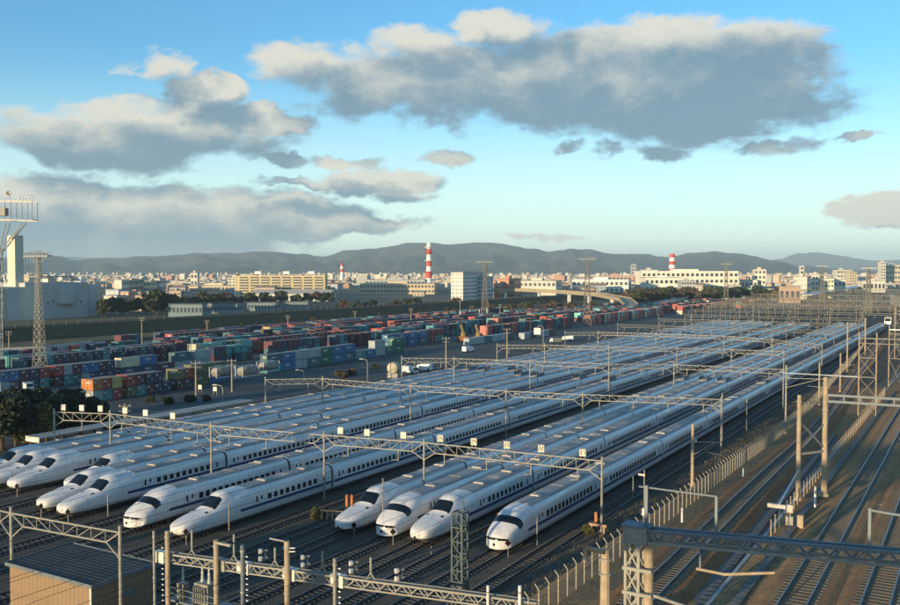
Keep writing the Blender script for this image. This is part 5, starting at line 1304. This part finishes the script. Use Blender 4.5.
pb('lower_block_side', -514, -476, 7, 19, 0, hgt(287,DH)-.5, wl); pb('slab_tower', -493.5, -486, 15.5, 24, hgt(287,DH)-12, hgt(235,DH), wc)
pb('roof_house', -505, -498, 48, 55, hgt(283,DH)+.01, hgt(278,DH), M['white']); pb('roof_house', -498, -488, 81, 86, hgt(283,DH)+.01, hgt(278,DH), M['white']); pb('roof_canopy', -512, -492, 40, 76, hgt(277.5,DH)+.01, hgt(276.3,DH), M['flatroof'])
for k in range(15): mb = MB(); mb.box(0,.06,0,.12,0,hgt(283,DH)-.6); part('cladding_joint', mb, M['conc'], pl, loc=(.003, yat(25,-480)-oy+1+k*2.9, .3))
mb = MB(); mb.box(0,.05,0,yat(88,-480)-yat(25,-480)-.4,0,.5); part('cladding_joint', mb, M['conc'], pl, loc=(.07, yat(25,-480)-oy+.2, 14.5))
yb_ = yat(66,-480)-oy
mb = MB(); mb.lathe([(6.5,0),(6.9,1),(6.9,8),(6.5,9),(0,9.2)], (0,0,0), 28); part('round_bay', mb, wl, pl, loc=(-2.6, yb_, 8.5), smooth=False)
for k in range(7): mb = MB(); mb.box(0,.08,0,1.0,0,1.2); part('window', mb, M['bglass'], pl, loc=(.0, yat(47+k*5.5,-480)-oy, 9+(k % 3)*.8))
for k in range(3): mb = MB(); mb.box(0,1.2,-.08,0,0,1.6); part('window', mb, M['bglass'], pl, loc=(-20+k*5, yat(-14,-477.5)-oy-.002, 6))
# yellow balconied apartment block
D1 = 1000.; q = far(236, D1); ap = thing('apartment_block', 'long cream apartment block with dark balcony bays, eight storeys', 'building', (q.x, q.y, 0), YAW-.06)
Lb = 90*D1/900; Hb = hgt(275.5, D1); block(ap,'walls',0,Lb,0,14,0,Hb,bm_((.56,.46,.27))); block(ap,'gable_wall',-1.2,-.01,-.5,14.5,0,Hb+1.2,bm_((.70,.62,.42)))
for b in range(8):
    xb_ = 4+b*12.0
    for f in range(7):
        mb = MB(); mb.box(0,9.6,-1.3,-.02,0,1.05); part('balcony', mb, bm_((.60,.53,.36)), ap, loc=(xb_, 0, 1.4+f*(Hb-2)/7.2))
        mb = MB(); mb.box(0,9.4,-.06,0,0,1.5); part('window', mb, M['bglass'], ap, loc=(xb_+.1, -.003, 2.5+f*(Hb-2)/7.2))
block(ap,'roof',-1.3,Lb+.3,-1.4,14.6,Hb+1.21,Hb+1.8,M['flatroof'])
for x in (20,52,80): block(ap,'roof_house',x,x+7,4,10,Hb+1.81,Hb+4.6,M['white'])
# hall with green gable
D2 = 860.; q = far(252, D2); gh = thing('gabled_hall', 'low white hall with a long grey roof and pale green gable', 'building', (q.x, q.y, 0), YAW-.1)
Lh = 80*D2/900; hz_ = hgt(294,D2); mb = MB(); mb.box(0,Lh,0,22,0,hz_); part('walls', mb, bm_((.66,.68,.62)), gh)
mb = MB(); mb.add([(-.5,-.8,hz_),(Lh,-.8,hz_),(Lh,11,hz_+4.2),(-.5,11,hz_+4.2),(Lh,22.8,hz_),(-.5,22.8,hz_)], [(0,1,2,3),(3,2,4,5),(0,3,5),(1,4,2)]); part('roof', mb, M['slab'], gh)
mb = MB(); mb.add([(-.55,0,1),(-.55,22,1),(-.55,22,hz_-.3),(-.55,0,hz_-.3)], [(0,3,2,1)]); part('green_gable', mb, bm_((.45,.62,.25)), gh)
# white tower block with shaded side
building('tall white slab block, bright end and shaded grey long side', 457, 800, 272.5, 13, 60, (.62,.63,.60), 8, 3, YAW*.25, plant=False)
building('blue grey wing joined to the back of the tall white slab', 478, 830, 277, 10, 30, (.42,.50,.56), 6, 4, YAW*.3)
building('orange brick block between the white slab and the white sheds', 505, 900, 279, 18, 30, (.55,.24,.13), 3, 5, YAW*.4); building('lower orange brick block with dark flank', 492, 880, 284, 14, 22, (.58,.28,.16), 2, 4, YAW*.4)
building('long white warehouse with a curved dark opening', 535, 1050, 281, 42, 50, W1, 2, 9, YAW*.5); building('bright white sawtooth roofed works beside the viaduct', 600, 1100, 280, 56, 50, (.76,.74,.66), 2, 12, YAW*.5, roofm=M['white'])
building('long low tan factory behind the apartment block', 397, 1100, 284, 75, 60, TN, 2, 22, YAW*.9); building('grey office over the long tan factory', 395, 1250, 280, 60, 40, GY, 2, 16, YAW*.9)
building('wide cream factory with long window strip left of the apartments', 210, 1050, 286, 68, 60, CR, 2, 18, YAW*.9); building('tan two storey office behind the trees', 192, 1000, 289, 40, 30, TN, 2, 12, YAW*.9)
building('narrow white block standing against the left end of the apartments', 232, 1060, 278, 8, 20, W1, 6, 2, YAW*.9)
building('white water tower like block with ringed top', 194, 1150, 273, 7, 8, W1, 3, 2, YAW, plant=True)
for (px, ty, d_, c, lb) in [(118,280,900,W1,'white silo cluster block, leftmost'),(128,279,920,CR,'cream silo tower in the chemical works'),(138,278,940,W1,'white process tower in the chemical works'),(147,281,930,CR,'low cream process block in the chemical works'),(156,279,950,W1,'second white process tower in the chemical works'),(112,290,700,BL,'blue grey factory block behind the dark trees'),(122,292,700,PK,'small pink house beside the blue grey factory'),(110,296,680,W1,'small white shed beside the pink house')]:
    building(lb, px, d_, ty, 8 if d_ > 800 else 14, 14, c, 3, 3, YAW*.7, plant=False)
building('round topped tan depot behind the big round tree', 148, 640, 296, 26, 20, TN, 1, 6, YAW)
M['bluehouse'] = bm_((.33,.42,.45))
for (px, w_, d_) in [(185,34,560),(222,30,600),(262,30,640),(296,24,680)]:
    building('low blue grey sheds before the tree belt, %s' % {185:'leftmost',222:'second from left',262:'third from left',296:'rightmost'}[px], px, d_, 304.5-(d_-560)*.02, w_, 12, (.20,.27,.29), 1, 9, YAW, roofm=M['darkroof'], plant=False)
# right half
building('very long white factory with two rows of windows', 690, 1250, 271.5, 96, 60, (.76,.72,.58), 3, 20, YAW*.95, plant=True, roofm=M['white']); building('white wing at the left end of the very long factory', 664, 1150, 278, 38, 40, (.76,.74,.62), 2, 8, YAW*.9)
building('grey shaded annex before the very long factory', 688, 1080, 281, 14, 20, GY, 3, 5, YAW*.9); building('pale office block with dark glass left of the very long factory', 650, 1350, 270, 15, 30, (.60,.62,.58), 5, 5, YAW*.9)
building('white block alone on the brown plain, right of the very long factory', 760, 1300, 269.5, 11, 30, (.74,.68,.52), 4, 3, YAW*.6); building('low white extension beside the lone white block', 749, 1290, 280, 16, 16, W1, 1, 4, YAW*.6, plant=False)
building('brown brick complex left of the pale office block', 616, 1300, 276, 30, 40, (.50,.34,.24), 3, 8, YAW*.8); building('slim tower behind the brown brick complex', 634, 1900, 265, 5, 12, GY, 6, 2, YAW)
building('cream terraces in front of the brown brick complex', 608, 1100, 283, 44, 20, CR, 2, 14, YAW*.9)
building('pale green roofed depot building behind the far gantries', 755, 900, 289, 40, 60, (.56,.58,.44), 2, 8, YAW*.2, roofm=bm_((.20,.36,.24))); building('peach coloured shed beyond the green roofed depot', 790, 800, 287, 20, 24, (.42,.30,.22), 1, 4, YAW*.4)
building('white office with dark blue flank beside the canopy', 800, 900, 277, 13, 36, W1, 4, 4, YAW*.1); building('tall cream office block above the long canopy', 823, 950, 279, 20, 30, (.72,.66,.46), 4, 7, YAW*.3); building('white stair tower on the cream office block', 815, 948, 275, 7, 10, W1, 4, 2, YAW*.3)
building('white low hall right of the cream office', 838, 1000, 280, 14, 24, W1, 2, 4, YAW*.5); building('slim white chimney like tower in the right distance', 802, 1500, 266, 4, 6, W1, 5, 1, YAW, plant=False)
building('pale tower with stepped top near the right edge', 883, 1700, 262, 5, 12, W1, 8, 2, YAW); building('long cream blocks at the right edge horizon', 893, 1750, 265, 14, 20, CR, 4, 5, YAW); building('white terraces near the right edge', 874, 1200, 281, 22, 20, W1, 1, 6, YAW*.8)
building('cream apartment slab below the right hills', 853, 1500, 272, 7, 20, CR, 6, 3, YAW); building('small white flats left of the cream slab', 843, 1600, 270, 12, 20, W1, 4, 4, YAW)
# red and white chimneys and mast
def chimney(label, px, d_, yb, yt, wpx, bands, mast=False):
    q = far(px, d_); s = d_/900; z0 = 0; Ht = hgt(yt, d_); r = thing('striped_chimney', label, 'chimney', (q.x, q.y, 0)); w_ = wpx*s/2
    zs = [0, hgt(yb, d_)]+[hgt(yb+(yt-yb)*(k+1)/bands, d_) for k in range(bands)]
    for k in range(len(zs)-1):
        mb = MB(); a, b = zs[k], zs[k+1]; ra = w_*(1.25-.45*k/len(zs)); rb = w_*(1.25-.45*(k+1)/len(zs)); mb.lathe([(ra,0),(rb,b-a)], (0,0,0), 14); part('band', mb, M['white'] if (k % 2 == 0) else M['red'], r, loc=(0,0,a))
    if mast:
        for zf in (.35,.6,.78,.9): mb = MB(); mb.lathe([(w_*1.7,0),(w_*1.9,1.2),(w_*1.7,1.4)], (0,0,0), 14); part('gallery', mb, M['white' if zf in (.6,.9) else 'red'], r, loc=(0,0,zf*Ht))
        mb = MB(); mb.bar((0,0,0),(0,0,Ht*.12),.6,6); part('antenna', mb, M['white'], r, loc=(0,0,Ht))
chimney('tall red and white tower with galleries against the hills', 429, 1500, 278, 243, 5, 6, True)
chimney('red and white chimney behind the very long white factory', 672, 1700, 272, 254, 6, 5)
chimney('thin red and white mast over the left city', 342, 2200, 272, 263, 3, 3)
# the rest of the town: small blocks out to the foot of the hills
rb = random.Random(21); kinds = [((.56,.54,.45),'white'),((.52,.45,.31),'cream'),((.36,.37,.35),'grey'),((.52,.42,.30),'tan'),((.42,.26,.19),'brown'),((.42,.48,.50),'blue grey')]
BMS = []
for ci, (c, nm) in enumerate(kinds):
    for v in range(4):
        w_, d_, h_ = rb.uniform(9,26), rb.uniform(8,16), rb.uniform(5,9)+(v == 3)*3.5
        mb = MB(); mb.box(-w_/2,w_/2,0,d_,0,h_); nf = max(1, int(h_/3.2))
        if v % 2: mb.add([(-w_/2-.4,-.4,h_),(w_/2+.4,-.4,h_),(w_/2+.4,d_+.4,h_),(-w_/2-.4,d_+.4,h_),(-w_/2,d_/2,h_+2.6),(w_/2,d_/2,h_+2.6)], [(0,1,5,4),(2,3,4,5),(0,4,3),(1,2,5)], 2)
        else: mb.box(-w_/2+.3,w_/2-.3,.3,d_-.3,h_+.01,h_+.5,2); mb.box(-w_*.1,w_*.12,d_*.3,d_*.6,h_+.51,h_+2.6,0)
        for f in range(nf):
            n = int(w_/3.4)
            for k in range(n): x = -w_/2+w_*(k+.22)/n; mb.add([(x,-.05,f*3.2+1.1),(x+w_/n*.55,-.05,f*3.2+1.1),(x+w_/n*.55,-.05,f*3.2+2.4),(x,-.05,f*3.2+2.4)], [(0,1,2,3)], 1)
            n = int(d_/3.4)
            for k in range(n): y = d_*(k+.22)/n; mb.add([(w_/2+.05,y,f*3.2+1.1),(w_/2+.05,y+d_/n*.55,f*3.2+1.1),(w_/2+.05,y+d_/n*.55,f*3.2+2.4),(w_/2+.05,y,f*3.2+2.4)], [(0,1,2,3)], 1)
        BMS.append((nm, mb.mesh('town_building', [bm_(c), M['bglass'], M['flatroof'] if v % 3 else bm_((.30,.22,.18))])))
cnt = 0
def townspot(px, d_):
    return not (d_ < 760 and px > 620)
while cnt < 290:
    d_ = 10**rb.uniform(math.log10(900), math.log10(4300)); px = rb.uniform(-25, 925)
    if d_ < 1150 and not (100 < px < 600): continue
    nm, me = rb.choice(BMS); q = far(px, d_)
    o = obj('town_building', me, None, q, (0,0,YAW*rb.uniform(.2,1.2)), (1,1,rb.uniform(.75,1.1)))
    tag(o, 'small %s block in the low town spreading to the foot of the hills' % nm, 'building', 'small blocks of the distant town'); cnt += 1
mb = MB()
for k in range(7500):
    d_ = rb.uniform(1500, 6200); px = rb.uniform(-60, 960); q = far(px, d_); w_, dd, h_ = rb.uniform(7,18), rb.uniform(7,14), rb.uniform(4,8.5)+(rb.random() < .04)*13
    if rb.random() < .3: w_ *= 1.6
    mb.box(q.x-w_/2, q.x+w_/2, q.y, q.y+dd, 0, h_, rb.choice([0,0,1,2,3,4]))
tag(obj('town_houses', mb.mesh('town_houses', [bm_(kinds[i][0]) for i in range(5)])), kind='stuff', label='countless tiny houses of the far town below the hills', cat='houses')

# ================================================================ TREES
def leafmat(name, c):
    return mat(name, c, .8, 0, .45, .8)
LF = {'dark': leafmat('dark evergreen leaves', (.030,.042,.020)), 'mid': leafmat('green leaves', (.050,.065,.028)), 'yellow': leafmat('yellow green leaves', (.11,.11,.03)), 'brown': leafmat('dry brown twigs', (.10,.072,.045))}
def crown_mesh(seed, n, rx, rz, sz, m, conif=False):
    rn = random.Random(seed); mb = MB(); cl = []
    for k in range(14):
        a = rn.uniform(0, 6.28); rr_ = rn.uniform(.15, .75)*rx; cl.append(Vector((rr_*math.cos(a), rr_*math.sin(a), rn.uniform(-.65,.75)*rz)))
    for k in range(n):
        c = rn.choice(cl); v = Vector((rn.gauss(0,1), rn.gauss(0,1), rn.gauss(0,1))).normalized()*rn.uniform(.55,1.05)*rx*.42; v.z *= .8; p = c+v
        if conif: p.x *= max(.1, .9-(p.z+rz)/(2.4*rz)); p.y *= max(.1, .9-(p.z+rz)/(2.4*rz))
        u = Vector((rn.gauss(0,1), rn.gauss(0,1), rn.gauss(0,.6))).normalized(); w_ = u.cross(Vector((rn.gauss(0,1), rn.gauss(0,1), rn.gauss(0,1)))).normalized(); s = sz*rn.uniform(.6,1.4)
        mb.add([p-u*s-w_*s*.5, p+u*s-w_*s*.6, p+u*s*.8+w_*s*.6, p-u*s*.7+w_*s*.5], [(0,1,2,3)])
    return mb.mesh('crown', m)
def trunk_mesh(seed, h_, r):
    rn = random.Random(seed); mb = MB(); mb.bar((0,0,0),(0,0,h_),r,7,r*.55)
    for k in range(6): a = k*1.05+rn.random(); z = h_*rn.uniform(.6,1); mb.bar((0,0,z),(math.cos(a)*h_*.35,math.sin(a)*h_*.35,z+h_*rn.uniform(.25,.5)),r*.4,5,r*.12)
    return mb.mesh('trunk', M['bark'])
NT = {k: crown_mesh(i+3, 5200, 3.4, 2.8, .22, LF[k]) for i, k in enumerate(('dark','mid','yellow'))}
FT = {k: [crown_mesh(i*7+j+40, 800, 4.2, 3.2, .62, LF[k]) for j in range(2)] for i, k in enumerate(('dark','mid','brown'))}
TNK = trunk_mesh(1, 4.5, .28)
def tree(q, crown, s, label, group, zs=1.):
    r = thing('tree', label, 'tree', (q.x, q.y, 0), random.uniform(0,6.28), group); obj('trunk', TNK, r, None, None, (s,s,s*zs)); obj('crown', crown, r, (0,0,(3.9 if 'near trees' in (group or '') else 4.9)*s*zs), None, (s,s,s*zs)); return r
for (px, py, ty, k, s, lb) in [(2,450,378,'dark',1.35,'dark evergreen at the left picture edge beside the outermost train'),(16,446,383,'dark',1.2,'second dark evergreen from the left edge'),(31,447,392,'yellow',.95,'yellow green round tree among the dark evergreens'),(47,442,384,'dark',1.2,'dark evergreen right of the yellow green tree'),(63,438,383,'dark',1.2,'dark evergreen behind the left gantry post'),(80,436,386,'dark',1.1,'dark evergreen between the shelter and the front containers'),(94,433,392,'mid',.95,'smaller green tree at the right end of the near clump'),(8,428,380,'dark',1.3,'dark evergreen behind the first ones near the left edge'),(38,424,378,'dark',1.2,'tall dark evergreen at the back of the near clump'),(70,420,380,'dark',1.1,'dark evergreen before the front container row')]:
    q = at(px, py, 0); f = -q.x*math.sin(YAW)+q.y*math.cos(YAW); H_ = hgt(ty, f); tree(q, NT[k], max(.6, H_/8.6), lb, 'near trees at the left')
rt = random.Random(9)
def shrub(q, s, k, label, group):
    r = thing('shrub', label, 'shrub', (q.x, q.y, .0), rt.uniform(0,6), group); obj('crown', NT[k] if k in NT else FT[k][0], r, (0,0,1.6*s), None, (s,s,s*.8)); mb = MB(); mb.bar((0,0,0),(0,0,1.2*s),.1,5); part('trunk', mb, M['bark'], r); return r
for (px, py, s, k, lb) in [(112,430,.5,'dark','dark shrub right of the near trees'),(150,402,.35,'mid','low shrub before the front container row'),(168,404,.4,'dark','dark shrub on the verge beyond the trains'),(190,402,.4,'dark','dark shrub by the utility pole'),(207,401,.35,'mid','green shrub by the yard road'),(342,377,.45,'brown','brown shrub left of the middle lamp'),(352,375,.45,'brown','brown shrub beside the middle lamp'),(376,369,.4,'mid','green shrub near the round tank end'),(319,518,.3,'yellow','yellowish bush beside the low rusty barrier'),(589,533,.22,'yellow','withered yellow bush by the buffer frame'),(322,395,.3,'dark','dark low shrub at the yard edge')]:
    shrub(at(px, py, 0), s, k, lb, None)
def belt(n, x0, x1, da, db, ks, s0, s1, group, label):
    for i in range(n):
        px = x0+(x1-x0)*(i+rt.random())/n; t = (px-x0)/(x1-x0); d_ = da+(db-da)*t+rt.uniform(-25,25); k = rt.choice(ks); q = far(px, d_)
        tree(q, rt.choice(FT[k]), rt.uniform(s0, s1), label % {'dark':'dark green','mid':'green','brown':'bare brown'}[k], group)
belt(16, 98, 178, 560, 640, ['dark','dark','mid'], .9, 1.5, 'trees before the chemical works', '%s tree before the chemical works')
tree(far(157,560), FT['dark'][0], 2.0, 'big round dark tree in front of the tan depot', None)
belt(26, 170, 335, 690, 800, ['dark','mid','brown'], .9, 1.4, 'tree belt below the apartment block', '%s tree in the belt below the apartment block')
belt(18, 335, 470, 640, 700, ['dark','brown','brown'], .6, 1.0, 'trees on the bank in the middle', '%s tree on the bank below the tan factory')
belt(14, 470, 600, 560, 620, ['brown','mid','brown'], .7, 1.1, 'trees under the road viaduct', '%s tree under the road viaduct')
belt(54, 625, 800, 700, 940, ['brown','brown','mid','dark'], 1.0, 1.7, 'bare wood before the long white factory', '%s tree in the wood before the long white factory')
belt(16, 640, 760, 1000, 1060, ['dark','brown','mid'], 1.0, 1.5, 'trees at the foot of the long white factory', '%s tree at the foot of the long white factory')
belt(12, 510, 545, 470, 480, ['mid','yellow' if 'yellow' in FT else 'dark'], .4, .6, 'bushes on the bank', '%s bush on the bank beside the light tower')
fence('pale fence along the crest of the railway embankment behind the yard', lambda y: -342, lambda y: 5.2, 100, 1500, 6.0, FP, (1.0,1.7), 'fence')
rb2 = random.Random(5)
for i in range(24):
    q = Vector((-398+rb2.uniform(-3,3), 250+i*9.5, 0)); boxcar('%s car parked on the road before the white plant' % ('white' if i % 3 else 'dark'), (q.x, q.y, .01), 4.4, 1.8, 1.7, M['white' if i % 3 else 'dark'], math.pi/2*(i % 2), 'car', 'parked_car', 'cars parked before the white plant')
for i in range(46):
    y = 150+i*16+rb2.uniform(-5,5); q = Vector((-334+rb2.uniform(-6,3), y, 0)); s_ = rb2.uniform(.3,.65); r = thing('shrub', 'scrubby %s bush at the foot of the railway embankment' % ('brown' if i % 3 else 'green'), 'shrub', (q.x,q.y,0), rb2.uniform(0,6), 'bushes along the railway embankment'); obj('crown', FT['brown' if i % 3 else 'mid'][i % 2], r, (0,0,1.6*s_), None, (s_,s_,s_*.7))
# dry weeds: on the ramp bank and verges (uncountable)
wm = MB(); rw = random.Random(2)
def tuft(x, y, z, s):
    for k in range(4):
        a = rw.uniform(0, 6.28); d_ = Vector((math.cos(a), math.sin(a), 0))*s*.35; e = Vector((-d_.y, d_.x, 0))*.3
        b_ = Vector((x, y, z)); wm.add([b_-e, b_+e, b_+d_+Vector((0,0,s))], [(0,1,2)])
for k in range(5000):
    y = rw.uniform(46, 200); c = ramp_x(y); x = rw.choice([rw.uniform(c-4.8, c-2.4), rw.uniform(-15.5,-13.2), rw.uniform(c+1.9, c+3)]); tuft(x, y, ramp_z(y), rw.uniform(.04,.15))
for k in range(9000):
    y = rw.uniform(45, 220); tuft(rw.uniform(-36.2,-29.5) + rw.gauss(0,.6), y, 0, rw.uniform(.08,.32))
tag(obj('dry_weeds', wm.mesh('dry_weeds', mat('dry weeds', (.17,.15,.09), .9, 0, .4, .5))), kind='stuff', label='dry brown weeds along the banks and verges', cat='weeds')

# ================================================================ MONORAIL GUIDEWAY behind the camera, unseen; height, depth and piers set for its foreground shadow
mg = thing('monorail_guideway', 'concrete monorail guideway crossing above the main line unseen behind the viewpoint, shaped for its shadow', 'guideway', (0,0,0))
for dy in (-4.6,-8.4): mb = MB(); mb.box(-150,90,-.45,.45,0,1.4); part('guide_beam', mb, M['conc'], mg, loc=(0,dy,19.6))
for k in range(6):
    x = -128.8+k*40; mb = MB(); mb.box(-.7,.7,-1.0,1.0,-.02,18.3); mb.box(-.7,.7,-3.2,3.2,18.3,19.55); part('pier', mb, M['conc'], mg, loc=(x,-6.5,0))

# ================================================================ HAZE
hb = MB(); hb.box(-19500, 12500, -6500, 20500, -1.05, 372)
hm = bpy.data.materials.new('haze'); hm.use_nodes = True; t_ = hm.node_tree; t_.nodes.clear(); o_ = t_.nodes.new('ShaderNodeOutputMaterial'); v_ = t_.nodes.new('ShaderNodeVolumePrincipled')
v_.inputs['Color'].default_value = (.64,.86,1.0,1); v_.inputs['Density'].default_value = 8.5e-5; v_.inputs['Anisotropy'].default_value = 0.0; t_.links.new(v_.outputs[0], o_.inputs['Volume'])
tag(obj('haze', hb.mesh('haze', hm)), kind='stuff', label='thin blue air haze over the whole plain', cat='haze')
